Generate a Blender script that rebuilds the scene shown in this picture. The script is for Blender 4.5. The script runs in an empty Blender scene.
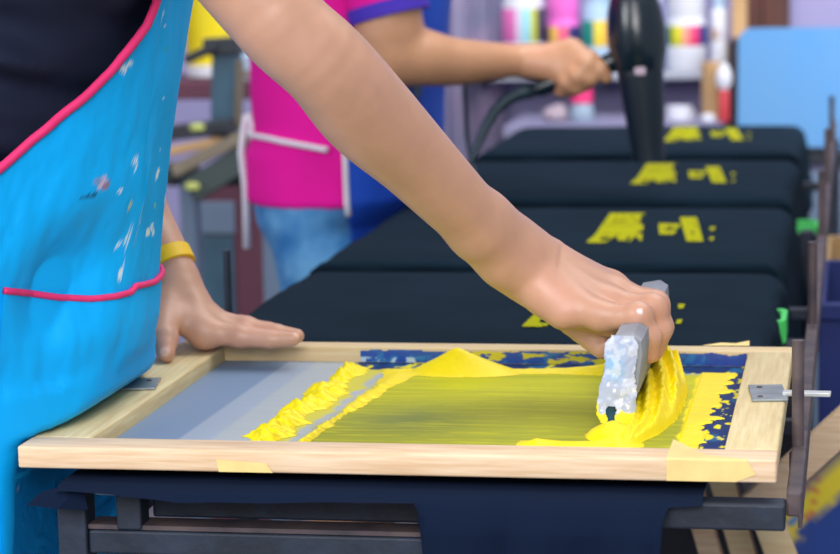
import bpy, bmesh, math, random
import numpy as np
from mathutils import Vector, Matrix, noise
from mathutils.bvhtree import BVHTree
random.seed(7); rng = np.random.default_rng(7)
C = bpy.context.scene.collection
PI = math.pi
FLOOR = -0.88          # built with z = 0 at the top of the printing screen; everything is lifted by .88 at the end
sc = bpy.context.scene

# ------------------------------------------------------------------ camera
FPX = 2400.0
CAM = np.array([0.60191, -1.63796, 0.37342])
YAW, PITCH, ROLL = -0.18094, 0.14707, -0.02121
Fv = np.array([math.sin(YAW)*math.cos(PITCH), math.cos(YAW)*math.cos(PITCH), -math.sin(PITCH)])
R0 = np.array([math.cos(YAW), -math.sin(YAW), 0.0]); U0 = np.cross(R0, Fv)
Rv = R0*math.cos(ROLL)+U0*math.sin(ROLL); Uv = -R0*math.sin(ROLL)+U0*math.cos(ROLL)
def at(u, v, Y=None, z=None):
    """world point seen at a photo pixel, on the vertical plane y = Y or the level plane z"""
    d = Fv+Rv*(u-420)/FPX-Uv*(v-277)/FPX
    t = (Y-CAM[1])/d[1] if Y is not None else (z-CAM[2])/d[2]
    return CAM+t*d
def pxm(P):            # metres per photo pixel at a point
    return float((np.array(P)-CAM)@Fv)/FPX
cam = bpy.data.cameras.new('camera'); camo = bpy.data.objects.new('camera', cam); C.objects.link(camo)
M = Matrix(((Rv[0], Uv[0], -Fv[0], CAM[0]), (Rv[1], Uv[1], -Fv[1], CAM[1]), (Rv[2], Uv[2], -Fv[2], CAM[2]), (0, 0, 0, 1)))
camo.matrix_world = M
cam.sensor_width = 36; cam.lens = FPX/840*36; cam.clip_start = 0.05
cam.dof.use_dof = True
cam.dof.focus_distance = float((at(640, 340, Y=.17)-CAM)@Fv); cam.dof.aperture_fstop = 9.0
sc.camera = camo

# ------------------------------------------------------------------ materials
def lin(c):
    return tuple(((x/255)/12.92 if x/255 <= .04045 else ((x/255+.055)/1.055)**2.4) for x in c)
def mat(name, rgb, rough=.6, metal=0., spec=.5, var=0., scale=20., bump=0., bscale=200., stretch=(1, 1, 1), rgb2=None, sheen=0., alpha=None, coat=0.):
    m = bpy.data.materials.new(name); m.use_nodes = True
    nt = m.node_tree; b = nt.nodes['Principled BSDF']
    b.inputs['Roughness'].default_value = rough; b.inputs['Metallic'].default_value = metal
    b.inputs['Specular IOR Level'].default_value = spec
    if sheen: b.inputs['Sheen Weight'].default_value = sheen
    if coat: b.inputs['Coat Weight'].default_value = coat; b.inputs['Coat Roughness'].default_value = .25
    c = lin(rgb)
    b.inputs['Base Color'].default_value = (*c, 1)
    tc = nt.nodes.new('ShaderNodeTexCoord'); mp = nt.nodes.new('ShaderNodeMapping')
    mp.inputs['Scale'].default_value = stretch
    nt.links.new(tc.outputs['Object'], mp.inputs['Vector'])
    if var or rgb2:
        n = nt.nodes.new('ShaderNodeTexNoise'); n.inputs['Scale'].default_value = scale; n.inputs['Detail'].default_value = 5
        r = nt.nodes.new('ShaderNodeValToRGB')
        c2 = lin(rgb2) if rgb2 else tuple(x*(1-var) for x in c)
        c1 = c if rgb2 else tuple(min(1, x*(1+var)) for x in c)
        r.color_ramp.elements[0].position = .35; r.color_ramp.elements[1].position = .65
        r.color_ramp.elements[0].color = (*c2, 1); r.color_ramp.elements[1].color = (*c1, 1)
        nt.links.new(mp.outputs[0], n.inputs['Vector']); nt.links.new(n.outputs['Fac'], r.inputs['Fac'])
        nt.links.new(r.outputs[0], b.inputs['Base Color'])
    if bump:
        n2 = nt.nodes.new('ShaderNodeTexNoise'); n2.inputs['Scale'].default_value = bscale; n2.inputs['Detail'].default_value = 4
        bp = nt.nodes.new('ShaderNodeBump'); bp.inputs['Strength'].default_value = bump; bp.inputs['Distance'].default_value = .002
        nt.links.new(mp.outputs[0], n2.inputs['Vector']); nt.links.new(n2.outputs['Fac'], bp.inputs['Height'])
        nt.links.new(bp.outputs[0], b.inputs['Normal'])
    return m
def mat_attr(name, rough=.5, spec=.5, sss=0., bump=0., bscale=300., coat=0., sheen=0.):
    m = bpy.data.materials.new(name); m.use_nodes = True
    nt = m.node_tree; b = nt.nodes['Principled BSDF']
    a = nt.nodes.new('ShaderNodeAttribute'); a.attribute_name = 'Col'
    nt.links.new(a.outputs['Color'], b.inputs['Base Color'])
    b.inputs['Roughness'].default_value = rough; b.inputs['Specular IOR Level'].default_value = spec
    if sss:
        b.inputs['Subsurface Weight'].default_value = sss; b.inputs['Subsurface Radius'].default_value = (.012, .005, .003); b.inputs['Subsurface Scale'].default_value = .6
    if coat: b.inputs['Coat Weight'].default_value = coat; b.inputs['Coat Roughness'].default_value = .2
    if sheen: b.inputs['Sheen Weight'].default_value = sheen
    if bump:
        tc = nt.nodes.new('ShaderNodeTexCoord')
        n2 = nt.nodes.new('ShaderNodeTexNoise'); n2.inputs['Scale'].default_value = bscale; n2.inputs['Detail'].default_value = 4
        bp = nt.nodes.new('ShaderNodeBump'); bp.inputs['Strength'].default_value = bump; bp.inputs['Distance'].default_value = .001
        nt.links.new(tc.outputs['Object'], n2.inputs['Vector']); nt.links.new(n2.outputs['Fac'], bp.inputs['Height'])
        nt.links.new(bp.outputs[0], b.inputs['Normal'])
    return m
MT = dict(
    skin=mat_attr('skin', .42, .5, sss=.06, bump=.12, bscale=350),
    apron=mat_attr('apron_cloth', .55, .2, bump=.15, bscale=700),
    mesh=mat_attr('screen_mesh', .5, .12),
    inkpaint=mat_attr('dried_paint', .35, .5, coat=.3),
    ink=mat('yellow_ink', (246, 222, 0), .42, var=.03, scale=60, spec=.35, bump=.25, bscale=120),
    pink_trim=mat('pink_binding', (226, 42, 112), .7),
    black_cloth=mat('black_jersey', (20, 36, 48), .95, spec=.06, sheen=.0, var=.1, scale=9, bump=.1, bscale=900),
    navy_cloth=mat('dark_navy_cloth', (27, 33, 54), .8, spec=.2, sheen=.0, bump=.1, bscale=900),
    drape=mat('dark_blue_black_jersey', (16, 28, 50), .95, spec=.08, sheen=.0, bump=.1, bscale=900),
    print=mat('yellow_print', (166, 166, 8), .9, spec=.1),
    wood=mat('pale_wood', (226, 204, 160), .6, scale=14, stretch=(1, 14, 14), rgb2=(214, 186, 138), bump=.15, bscale=60),
    woody=mat('pale_wood_sides', (222, 206, 158), .6, scale=14, stretch=(14, 1, 14), rgb2=(206, 182, 132), bump=.15, bscale=60),
    wood_front=mat('cut_wood', (236, 208, 174), .6, scale=16, stretch=(1, 10, 18), rgb2=(218, 182, 142), bump=.1, bscale=60),
    masking=mat('masking_tape', (236, 208, 136), .55, var=.08, scale=40),
    steel=mat('zinc_plate', (150, 158, 160), .42, metal=.6, var=.15, scale=60),
    pinsteel=mat('grey_pin', (205, 208, 205), .35, metal=.4),
    bench=mat('black_painted_steel', (30, 40, 56), .55, var=.35, scale=30, bump=.35, bscale=90),
    rust=mat('rusty_brown_steel', (92, 78, 78), .6, rgb2=(58, 52, 60), scale=30, bump=.3, bscale=90),
    squeegee=mat('grey_squeegee', (148, 152, 160), .5, rgb2=(126, 130, 140), scale=30),
    rubber=mat('dark_blade', (34, 88, 116), .4),
    board=mat('platen_board', (176, 186, 184), .5),
    band=mat('yellow_band', (246, 200, 20), .5),
    pink=mat('magenta_tshirt', (232, 24, 156), .85, spec=.2, var=.06, scale=8),
    purple=mat('purple_cuff', (66, 40, 176), .8),
    blue=mat('royal_blue_apron', (6, 72, 190), .7, var=.1, scale=12),
    white=mat('white_tape', (224, 222, 232), .7),
    denim=mat('denim', (46, 118, 182), .85, rgb2=(98, 160, 208), scale=22, bump=.2, bscale=500),
    hair=mat('dark_hair', (24, 18, 16), .5),
    dark_trousers=mat('dark_trousers', (30, 32, 40), .9),
    dryer=mat('black_plastic', (16, 32, 42), .22, spec=.55, coat=.2),
    dryer2=mat('black_matte_plastic', (12, 28, 40), .4),
    cord=mat('black_rubber_cord', (28, 52, 64), .45),
    logo=mat('pale_badge', (190, 170, 186), .4),
    wall=mat('lavender_wall', (158, 154, 196), .9, var=.06, scale=2),
    wall2=mat('grey_lavender_wall', (140, 138, 168), .9, var=.08, scale=2),
    floor=mat('concrete_floor', (122, 120, 130), .8, rgb2=(92, 88, 92), scale=3),
    lblue=mat('light_blue_panel', (70, 132, 188), .7, rgb2=(84, 136, 182), scale=4),
    brown=mat('dark_brown_wood', (104, 58, 44), .5, rgb2=(72, 40, 36), scale=3, stretch=(6, 6, 1)),
    tan=mat('tan_wood', (196, 158, 110), .6, var=.12, scale=6),
    maroon=mat('maroon_panel', (98, 52, 70), .6, var=.1, scale=4),
    greyblue=mat('grey_blue_panel', (112, 132, 156), .6, var=.1, scale=3),
    teal_steel=mat('teal_grey_steel', (58, 92, 112), .5, var=.15, scale=12),
    dark_steel=mat('dark_steel', (40, 46, 54), .5, var=.2, scale=12),
    dgreen=mat('dark_green_plate', (52, 66, 66), .6, var=.15, scale=8),
    khaki=mat('khaki_bar', (118, 108, 92), .6, var=.15, scale=10),
    yellow_can=mat('yellow_plastic', (244, 220, 8), .5, var=.08, scale=8),
    lime=mat('pale_green_plastic', (190, 200, 110), .5),
    shelf=mat('pale_grey_shelf', (176, 180, 192), .6),
    offwhite=mat('off_white_plastic', (226, 228, 236), .45),
    paleblue=mat('pale_blue_plastic', (176, 206, 230), .45),
    hotpink=mat('hot_pink_plastic', (250, 118, 214), .45),
    redpink=mat('red_pink_plastic', (250, 60, 130), .45),
    clear=mat('cloudy_plastic', (158, 178, 196), .3),
    red=mat('red_plastic', (206, 64, 72), .5),
    green=mat('bright_green_plastic', (70, 210, 100), .5),
    navyblue=mat('dark_blue_plastic', (16, 40, 110), .55),
    cardboard=mat('cardboard', (176, 146, 100), .8, var=.1, scale=6),
)

# ------------------------------------------------------------------ mesh helpers
class MB:
    def __init__(s): s.v = []; s.f = []
    def add(s, v, f):
        n = len(s.v); s.v += [tuple(map(float, p)) for p in v]; s.f += [tuple(i+n for i in q) for q in f]; return s
    def box(s, x0, x1, y0, y1, z0, z1, bev=0.):
        if bev <= 0:
            v = [(x, y, z) for z in (z0, z1) for y in (y0, y1) for x in (x0, x1)]
            return s.add(v, [(0, 2, 3, 1), (4, 5, 7, 6), (0, 1, 5, 4), (2, 6, 7, 3), (0, 4, 6, 2), (1, 3, 7, 5)])
        bm = bmesh.new(); bmesh.ops.create_cube(bm, size=1)
        for v in bm.verts: v.co = Vector(((x0+x1)/2+v.co.x*(x1-x0), (y0+y1)/2+v.co.y*(y1-y0), (z0+z1)/2+v.co.z*(z1-z0)))
        bmesh.ops.bevel(bm, geom=bm.edges[:], offset=bev, segments=3, affect='EDGES', profile=.5)
        bm.verts.index_update()
        v = [tuple(q.co) for q in bm.verts]; f = [tuple(q.index for q in p.verts) for p in bm.faces]; bm.free()
        return s.add(v, f)
    def obox(s, c, ax, ay, az, bev=0.):          # oriented box: half-extent vectors
        b = MB().box(-1, 1, -1, 1, -1, 1)
        c, ax, ay, az = map(np.array, (c, ax, ay, az))
        if bev > 0:
            lx, ly, lz = (np.linalg.norm(q) for q in (ax, ay, az))
            b = MB().box(-lx, lx, -ly, ly, -lz, lz, bev)
            ax, ay, az = ax/lx, ay/ly, az/lz
        return s.add([tuple(c+ax*p[0]+ay*p[1]+az*p[2]) for p in b.v], b.f)
    def tube(s, pts, r, n=12, caps=True):
        pts = [np.array(p, float) for p in pts]; rs = r if hasattr(r, '__len__') else [r]*len(pts)
        v = []; f = []; prev = None
        for i, p in enumerate(pts):
            t = pts[min(i+1, len(pts)-1)]-pts[max(i-1, 0)]; t = t/(np.linalg.norm(t)+1e-12)
            a = prev if prev is not None else (np.array([0, 0, 1.]) if abs(t[2]) < .9 else np.array([1., 0, 0]))
            a = a-t*(a@t); a = a/np.linalg.norm(a); prev = a; b = np.cross(t, a)
            v += [tuple(p+rs[i]*(math.cos(q)*a+math.sin(q)*b)) for q in np.linspace(0, 2*PI, n, endpoint=False)]
        for i in range(len(pts)-1):
            for j in range(n):
                k = (j+1) % n; f.append((i*n+j, i*n+k, (i+1)*n+k, (i+1)*n+j))
        if caps: f.append(tuple(range(n))[::-1]); f.append(tuple(range((len(pts)-1)*n, len(pts)*n)))
        return s.add(v, f)
    def lathe(s, c, prof, n=28, axis=None):      # prof: (radius, height)
        c = np.array(c, float); ax = np.array(axis if axis is not None else (0, 0, 1), float); ax = ax/np.linalg.norm(ax)
        a = np.array([1., 0, 0]) if abs(ax[0]) < .9 else np.array([0, 1., 0]); a = a-ax*(a@ax); a = a/np.linalg.norm(a); b = np.cross(ax, a)
        v = []; f = []
        for r, h in prof:
            v += [tuple(c+ax*h+r*(math.cos(q)*a+math.sin(q)*b)) for q in np.linspace(0, 2*PI, n, endpoint=False)]
        for i in range(len(prof)-1):
            for j in range(n):
                k = (j+1) % n; f.append((i*n+j, i*n+k, (i+1)*n+k, (i+1)*n+j))
        f.append(tuple(range(n))[::-1]); f.append(tuple(range((len(prof)-1)*n, len(prof)*n)))
        return s.add(v, f)
    def build(s, name, m, parent=None, smooth=False, angle=40):
        me = bpy.data.meshes.new(name); me.from_pydata(s.v, [], s.f); me.validate(); me.update()
        me.materials.append(m)
        o = bpy.data.objects.new(name, me); C.objects.link(o)
        if smooth:
            for p in me.polygons: p.use_smooth = True
            if angle:
                try: me.set_sharp_from_angle(angle=math.radians(angle))
                except Exception: pass
        if parent is not None: o.parent = parent
        return o
def grid_obj(name, V, keep, m, parent=None, col=None, thick=0., flip=False):
    """V (n,m,3) grid of points, keep (n-1,m-1) mask of quads"""
    n, k = V.shape[:2]; idx = np.arange(n*k).reshape(n, k)
    q = np.stack([idx[:-1, :-1], idx[1:, :-1], idx[1:, 1:], idx[:-1, 1:]], -1)
    q = q[keep] if keep is not None else q.reshape(-1, 4)
    if flip: q = q[:, ::-1]
    used = np.unique(q); remap = -np.ones(n*k, int); remap[used] = np.arange(len(used))
    v = V.reshape(-1, 3)[used]; f = remap[q]
    me = bpy.data.meshes.new(name); me.from_pydata(v.tolist(), [], f.tolist()); me.update()
    me.materials.append(m)
    if col is not None: set_col(me, col.reshape(-1, 3)[used])
    me.polygons.foreach_set('use_smooth', [True]*len(me.polygons))
    o = bpy.data.objects.new(name, me); C.objects.link(o)
    if thick:
        md = o.modifiers.new('thickness', 'SOLIDIFY'); md.thickness = thick; md.offset = -1
    if parent is not None: o.parent = parent
    return o
def set_col(me, col):
    a = me.color_attributes.new('Col', 'FLOAT_COLOR', 'POINT')
    c = np.ones((len(col), 4), np.float32); c[:, :3] = col
    a.data.foreach_set('color', c.ravel())
def tag(o, label=None, cat=None, group=None, kind=None):
    if label: o['label'] = label
    if cat: o['category'] = cat
    if group: o['group'] = group
    if kind: o['kind'] = kind
    return o
def empty(name, loc, label=None, cat=None, group=None):
    o = bpy.data.objects.new(name, None); o.empty_display_size = .05; C.objects.link(o); o.location = tuple(map(float, loc))
    return tag(o, label, cat, group)
def rebase(o):
    """children were built in world coordinates: keep them there under a root that stands at its base"""
    for ch in o.children: ch.location = Vector(ch.location)-o.location
def copy_tree(o, parent=None):
    c = o.copy(); C.objects.link(c)
    if parent is not None: c.parent = parent
    for ch in list(o.children): copy_tree(ch, c)
    return c

# value noise on numpy arrays (smooth, a few octaves)
_perm = rng.random((64, 64, 64))
def vnoise(x, y, z=0.):
    x, y, z = np.broadcast_arrays(np.asarray(x, float), np.asarray(y, float), np.asarray(z, float))
    xi, yi, zi = np.floor(x).astype(int), np.floor(y).astype(int), np.floor(z).astype(int)
    fx, fy, fz = x-xi, y-yi, z-zi
    fx, fy, fz = (q*q*(3-2*q) for q in (fx, fy, fz))
    def g(a, b, c): return _perm[(xi+a) % 64, (yi+b) % 64, (zi+c) % 64]
    l = lambda a, b, t: a+(b-a)*t
    return l(l(l(g(0, 0, 0), g(1, 0, 0), fx), l(g(0, 1, 0), g(1, 1, 0), fx), fy), l(l(g(0, 0, 1), g(1, 0, 1), fx), l(g(0, 1, 1), g(1, 1, 1), fx), fy), fz)
def fbm(x, y, z=0., o=4):
    s = 0; a = .5
    for i in range(o): s = s+a*vnoise(x*2**i+17*i, y*2**i+5*i, z*2**i if not np.isscalar(z) else z+3*i); a *= .5
    return s/(1-.5**o)
def sstep(a, b, x): t = np.clip((x-a)/(b-a), 0, 1); return t*t*(3-2*t)

# ------------------------------------------------------------------ bodies: smooth union of tapered capsules, meshed as one surface
class SDF:
    def __init__(s, lo, hi, h):
        s.lo = np.array(lo, float); s.h = h
        n = np.ceil((np.array(hi)-s.lo)/h).astype(int)+1
        s.g = np.full(n, .5, np.float32)
        s.ax = [s.lo[i]+h*np.arange(n[i]) for i in range(3)]
    def _sub(s, lo, hi):
        sl = []
        for i in range(3):
            a = int(np.clip(np.floor((lo[i]-s.lo[i])/s.h), 0, s.g.shape[i])); b = int(np.clip(np.ceil((hi[i]-s.lo[i])/s.h)+1, 0, s.g.shape[i])); sl.append(slice(a, b))
        X = s.ax[0][sl[0]][:, None, None]; Y = s.ax[1][sl[1]][None, :, None]; Z = s.ax[2][sl[2]][None, None, :]
        return tuple(sl), X, Y, Z
    def _mix(s, sl, d, k, sub=False):
        g = s.g[sl]
        if g.size == 0: return
        if sub:
            h = np.clip(.5-.5*(g+d)/k, 0, 1); s.g[sl] = g*(1-h)-d*h+k*h*(1-h)
        else:
            h = np.clip(.5+.5*(g-d)/k, 0, 1); s.g[sl] = g*(1-h)+d*h-k*h*(1-h)
    def cone(s, a, b, ra, rb, k=.006, flat=None, fs=1., sub=False):
        """tapered capsule; flat = axis along which the section is scaled by fs"""
        a = np.array(a, float); b = np.array(b, float); m = max(ra, rb)*max(1, fs)+k*1.6+2*s.h
        sl, X, Y, Z = s._sub(np.minimum(a, b)-m, np.maximum(a, b)+m)
        x, y, z = X-a[0], Y-a[1], Z-a[2]; d = b-a
        if flat is not None:
            n = np.array(flat, float); n = n-d*(n@d)/(d@d+1e-12); n = n/np.linalg.norm(n)
            q = (x*n[0]+y*n[1]+z*n[2])*(1/fs-1); x, y, z = x+q*n[0], y+q*n[1], z+q*n[2]
        t = np.clip((x*d[0]+y*d[1]+z*d[2])/(d@d+1e-12), 0, 1)
        dist = np.sqrt((x-t*d[0])**2+(y-t*d[1])**2+(z-t*d[2])**2)-(ra+(rb-ra)*t)
        s._mix(sl, dist, k, sub)
    def chain(s, P, R, k=.006, step=.008):
        """one smooth limb through the points (Catmull-Rom), its own surface without bulges at the joints"""
        Q = np.array([list(p)+[r_] for p, r_ in zip(P, R)], float); Q = np.vstack([2*Q[0]-Q[1], Q, 2*Q[-1]-Q[-2]])
        out = []
        for i in range(1, len(Q)-2):
            n = max(2, int(np.linalg.norm(Q[i+1, :3]-Q[i, :3])/step))
            for t in np.arange(n)/n:
                a, b, c, d = Q[i-1:i+3]; out.append(.5*((2*b)+(c-a)*t+(2*a-5*b+4*c-d)*t*t+(3*b-a-3*c+d)*t**3))
        out.append(Q[-2]); out = np.array(out); m = out[:, 3].max()+k*1.6+2*s.h
        sl, X, Y, Z = s._sub(out[:, :3].min(0)-m, out[:, :3].max(0)+m)
        keep = s.g; tmp = np.full(keep.shape, .5, np.float32); s.g = tmp
        for i in range(len(out)-1): s.cone(out[i, :3], out[i+1, :3], out[i, 3], out[i+1, 3], max(.0012, .3*s.h))
        d = s.g[sl].copy(); s.g = keep; s._mix(sl, d, k)
    def ell(s, c, r, k=.01, rot=None, sub=False):
        c = np.array(c, float); m = max(r)+k*1.6+2*s.h
        sl, X, Y, Z = s._sub(c-m, c+m); x, y, z = X-c[0], Y-c[1], Z-c[2]
        if rot is not None:
            R = np.array(rot); x, y, z = (R[i][0]*x+R[i][1]*y+R[i][2]*z for i in range(3))
        q = np.sqrt((x/r[0])**2+(y/r[1])**2+(z/r[2])**2)
        s._mix(sl, (q-1)*min(r), k, sub)
    def loft(s, prof, off=0., k=.02, zr=None, wr=None):
        """stack of elliptical sections: rows (z, cx, cy, a, b)"""
        P = np.array(prof); z0, z1 = (P[0, 0], P[-1, 0]) if zr is None else zr
        m = P[:, 3:5].max()+abs(off)+.05
        sl, X, Y, Z = s._sub((P[:, 1].min()-m, P[:, 2].min()-m, z0-.05), (P[:, 1].max()+m, P[:, 2].max()+m, z1+.05))
        cx, cy, a, b = (np.interp(Z, P[:, 0], P[:, i]) for i in (1, 2, 3, 4))
        q = np.sqrt(((X-cx)/(a+off))**2+((Y-cy)/(b+off))**2)
        d = (q-1)*np.minimum(a, b)
        if wr is not None: d = d+wr(X, Y, Z)
        d = np.maximum(d, np.maximum(z0-Z, Z-z1))
        s._mix(sl, d, k)
    def cut(s, fn):
        d = fn(s.ax[0][:, None, None], s.ax[1][None, :, None], s.ax[2][None, None, :]); s.g = np.maximum(s.g, d).astype(np.float32)
    def mesh(s):
        g = s.g.astype(np.float32).copy(); 
        for ax in range(3):
            sl = [slice(None)]*3; sl[ax] = 0; g[tuple(sl)] = np.maximum(g[tuple(sl)], s.h*.3); sl[ax] = -1; g[tuple(sl)] = np.maximum(g[tuple(sl)], s.h*.3)
        ins = g < 0
        off = [(i, j, k) for i in (0, 1) for j in (0, 1) for k in (0, 1)]
        n = np.array(g.shape)-1
        cnt = np.zeros(n, np.int8)
        for o in off: cnt += ins[o[0]:o[0]+n[0], o[1]:o[1]+n[1], o[2]:o[2]+n[2]]
        act = np.argwhere((cnt > 0) & (cnt < 8))
        idx = -np.ones(n, np.int64); idx[tuple(act.T)] = np.arange(len(act))
        P = np.zeros((len(act), 3)); W = np.zeros(len(act))
        for a in off:
            for ax in range(3):
                if a[ax]: continue
                b = list(a); b[ax] = 1
                v0 = g[tuple((act+a).T)]; v1 = g[tuple((act+b).T)]
                cr = (v0 < 0) != (v1 < 0); t = v0/(v0-v1+1e-12)
                p = np.array(a, float)[None, :].repeat(len(act), 0); p[:, ax] = t
                P[cr] += p[cr]; W[cr] += 1
        V = s.lo+s.h*(act+P/W[:, None])
        Fs = []
        for ax in range(3):
            a1, a2 = (ax+1) % 3, (ax+2) % 3
            sl0 = [slice(1, None) if i != ax else slice(0, -1) for i in range(3)]; sl1 = list(sl0); sl1[ax] = slice(1, None)
            e0 = ins[tuple(sl0)]; e1 = ins[tuple(sl1)]
            c = np.argwhere(e0 != e1); sg = e0[tuple(c.T)]
            c = c+np.array([0 if i == ax else 1 for i in range(3)])
            ok = np.all(c <= n-1, 1); c = c[ok]; sg = sg[ok]
            def cid(da, db):
                q = c.copy(); q[:, a1] -= da; q[:, a2] -= db; return idx[tuple(q.T)]
            q = np.stack([cid(1, 1), cid(0, 1), cid(0, 0), cid(1, 0)], -1)
            q[~sg] = q[~sg][:, ::-1]; Fs.append(q)
        F = np.concatenate(Fs); F = F[(F >= 0).all(1)]
        return V, F
def body_obj(name, pieces, m, parent=None, colfn=None):
    V = []; F = []; n = 0
    for v, f in pieces: V.append(v); F.append(f+n); n += len(v)
    V = np.concatenate(V); F = np.concatenate(F)
    E_ = np.unique(np.sort(np.concatenate([F[:, [0, 1]], F[:, [1, 2]], F[:, [2, 3]], F[:, [3, 0]]]), 1), axis=0)
    deg = np.bincount(E_.ravel(), minlength=len(V))[:, None]
    for lam in (.5, -.52)*3+(.35,):                    # light smoothing that keeps the volume
        A = np.stack([np.bincount(E_[:, 0], V[E_[:, 1], i], len(V))+np.bincount(E_[:, 1], V[E_[:, 0], i], len(V)) for i in range(3)], 1)
        V = V+lam*(A/np.maximum(deg, 1)-V)
    me = bpy.data.meshes.new(name); me.from_pydata(V.tolist(), [], F.tolist()); me.update()
    me.materials.append(m); me.polygons.foreach_set('use_smooth', [True]*len(me.polygons))
    if colfn is not None: set_col(me, colfn(V))
    o = bpy.data.objects.new(name, me); C.objects.link(o)
    if parent is not None: o.parent = parent
    return o
def pts(rows):          # rows (u, v, Y, half width in photo pixels) -> points, radii
    P = [at(u, v, Y=Y) for u, v, Y, w in rows]
    return P, [w*pxm(p) for p, (_, _, _, w) in zip(P, rows)]
#@@SETTING
# ================================================================== the setting
def struct(o): o['kind'] = 'structure'; return o
struct(MB().box(-3.2, 2.4, -.9, 4.5, FLOOR-.05, FLOOR).build('floor', MT['floor']))
struct(MB().box(-3.2, 2.4, 4.26, 4.36, FLOOR, 1.6).build('wall_back', MT['wall']))
struct(MB().box(-3.3, -3.2, -.9, 4.5, FLOOR, 1.6).build('wall_left', MT['wall2']))

# ================================================================== the steel bench with its padded boards
SH = [(0.004, .498), (0.0, 1.104), (-.006, 1.746), (-.012, 2.402)]       # front left corner of every shirt board
SW, SD = .497, .518
bench = empty('printing_bench', (.28, 1.5, FLOOR), 'long black painted steel bench with rusty side rail and upright pins', 'workbench')
bk = MT['bench']
def part(name, mb, m=bk, parent=bench, smooth=False): return mb.build(name, m, parent, smooth)
part('leg', MB().box(.028, .050, .0, .024, FLOOR, -.030, .002))
part('post', MB().box(.0725, .0915, .002, .024, -.062, -.030, .002))
part('front_rail', MB().box(.0505, .40, .003, .023, -.0805, -.0625, .002))
part('upper_rail', MB().box(.092, .47, .0295, .05, -.0586, -.0325, .002))
part('ledge', MB().box(.0505, .40, .004, .029, -.0618, -.0585), MT['rust'])
part('stub_arm', MB().box(.462, .5562, -.012, .010, -.0475, -.0285, .002))
part('leg', MB().box(.40, .424, .03, .054, FLOOR, -.058, .002))
sr = MB().box(.5565, .5675, .0, 3.05, -.040, -.022, .002); sr.box(.5645, .5675, .0, 3.05, -.048, -.038, .001)
part('side_rail', sr, MT['rust'])
part('side_rail', MB().box(.014, .032, .46, 3.05, -.0985, -.0808, .002))
part('leg', MB().box(.010, .032, 3.02, 3.045, FLOOR, -.0986, .002)); part('leg', MB().box(.55, .574, 3.02, 3.045, FLOOR, -.058, .002))
part('leg', MB().box(.528, .546, 1.700, 1.718, FLOOR, -.062, .002))
part('leg', MB().box(.014, .032, .56, .58, FLOOR, -.0986, .002))
part('dark_backing_board', MB().box(.035, .518, .9, 3.0, -.43, -.412, .002), MT['dark_trousers'])  # added board, dark so that the view under the bench reads darker
for i, (x, y) in enumerate([(.561, .150), (.562, .70), (.562, 1.36), (.562, 1.95), (.562, 2.6)]):
    pn = MB().tube([(x, y, -.048), (x, y, .058)], .0046, 12); pn.lathe((x, y, -.05), [(.0065, 0), (.0065, .022), (.0045, .024)], 14)
    part('pin', pn, MT['rust'], smooth=True)
for x, y in [(-.030, .72)]:
    part('pin', MB().tube([(x, y, -.09), (x, y, .045)], .004, 12).box(-.034, .014, y-.005, y+.005, -.095, -.088), bk, smooth=True)
for y in (.462, 1.072, 1.716, 2.366, 2.975):
    part('cross_rail', MB().box(.012, .5565, y-.007, y+.007, -.0805, -.0675, .002))
for x in (.055, .41): part('bearer', MB().box(x, x+.018, .06, 3.0, -.0672, -.0488, .002))
for i, (x, y) in enumerate(SH):
    b = MB().box(x+.010 if i else x-.0235, x+SW-.010, y+.024, y+SD-.016, -.0485, -.0285, .003)
    part('platen_board', b, MT['board'])
part('platen_board', MB().box(.04, .49, .05, .42, -.0485, -.0315, .003), MT['board'])
rebase(bench)

# ================================================================== black shirts stretched over the boards
def prof(s, r):         # arc length past an edge -> (outward, down)
    q = np.clip(s, 0, r*PI/2)/r
    return np.where(s <= 0, s, r*np.sin(q)), np.where(s <= 0, 0, r*(1-np.cos(q))+np.clip(s-r*PI/2, 0, None))
def print_cells(kind, s, t):
    """yellow print: which cells of a block (s along the line, t across it) carry paint"""
    k = fbm(s*9, t*9, 3.3+kind)
    if kind == 0:
        on = (s < 1.0) & (t < 1.0)
        on &= ~((np.abs(t-.57) < .012) & (s > .06) & (s < .8))
        on &= ~((np.abs(t-.86) < .02) & (s > .2) & (s < .75) & (vnoise(s*14, 2.) > .45))
        on &= ~((np.abs(t-.70) < .012) & (vnoise(s*18, 7.) > .5))
        low = t < .27
        wav = .10+.07*np.sin(s*15+.6)+.05*np.sin(s*31)
        on &= ~(low & (t < np.maximum(wav, 0)*(s > .3)))
        on &= ~(low & (((s-.28)/.10)**2+((t-.13)/.05)**2 < 1))
        on &= ~(low & (np.abs(s-.74) < .03) & (t < .2))
        on &= ~((np.abs(t-.27) < .012) & (s > .1) & (s < .9) & (vnoise(s*11, 4.) > .4))
        return on & ~((s > .9) & (t > .3) & (vnoise(t*9, 1.) > .6))
    if kind == 1:
        on = ~((np.abs(t-.5) < .07) & (s > .25)) & ~((np.abs(s-.55) < .05) & (t > .3) & (t < .8))
        return on & (k > .28)
    on = ~((np.abs(s-.5) < .05) & (vnoise(t*11, 3.) > .8)) & ~((np.abs(s-.18) < .03) & (vnoise(t*9, 6.) > .75)) & ~((np.abs(s-.82) < .03) & (vnoise(t*12, 9.) > .75))
    return on
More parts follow.
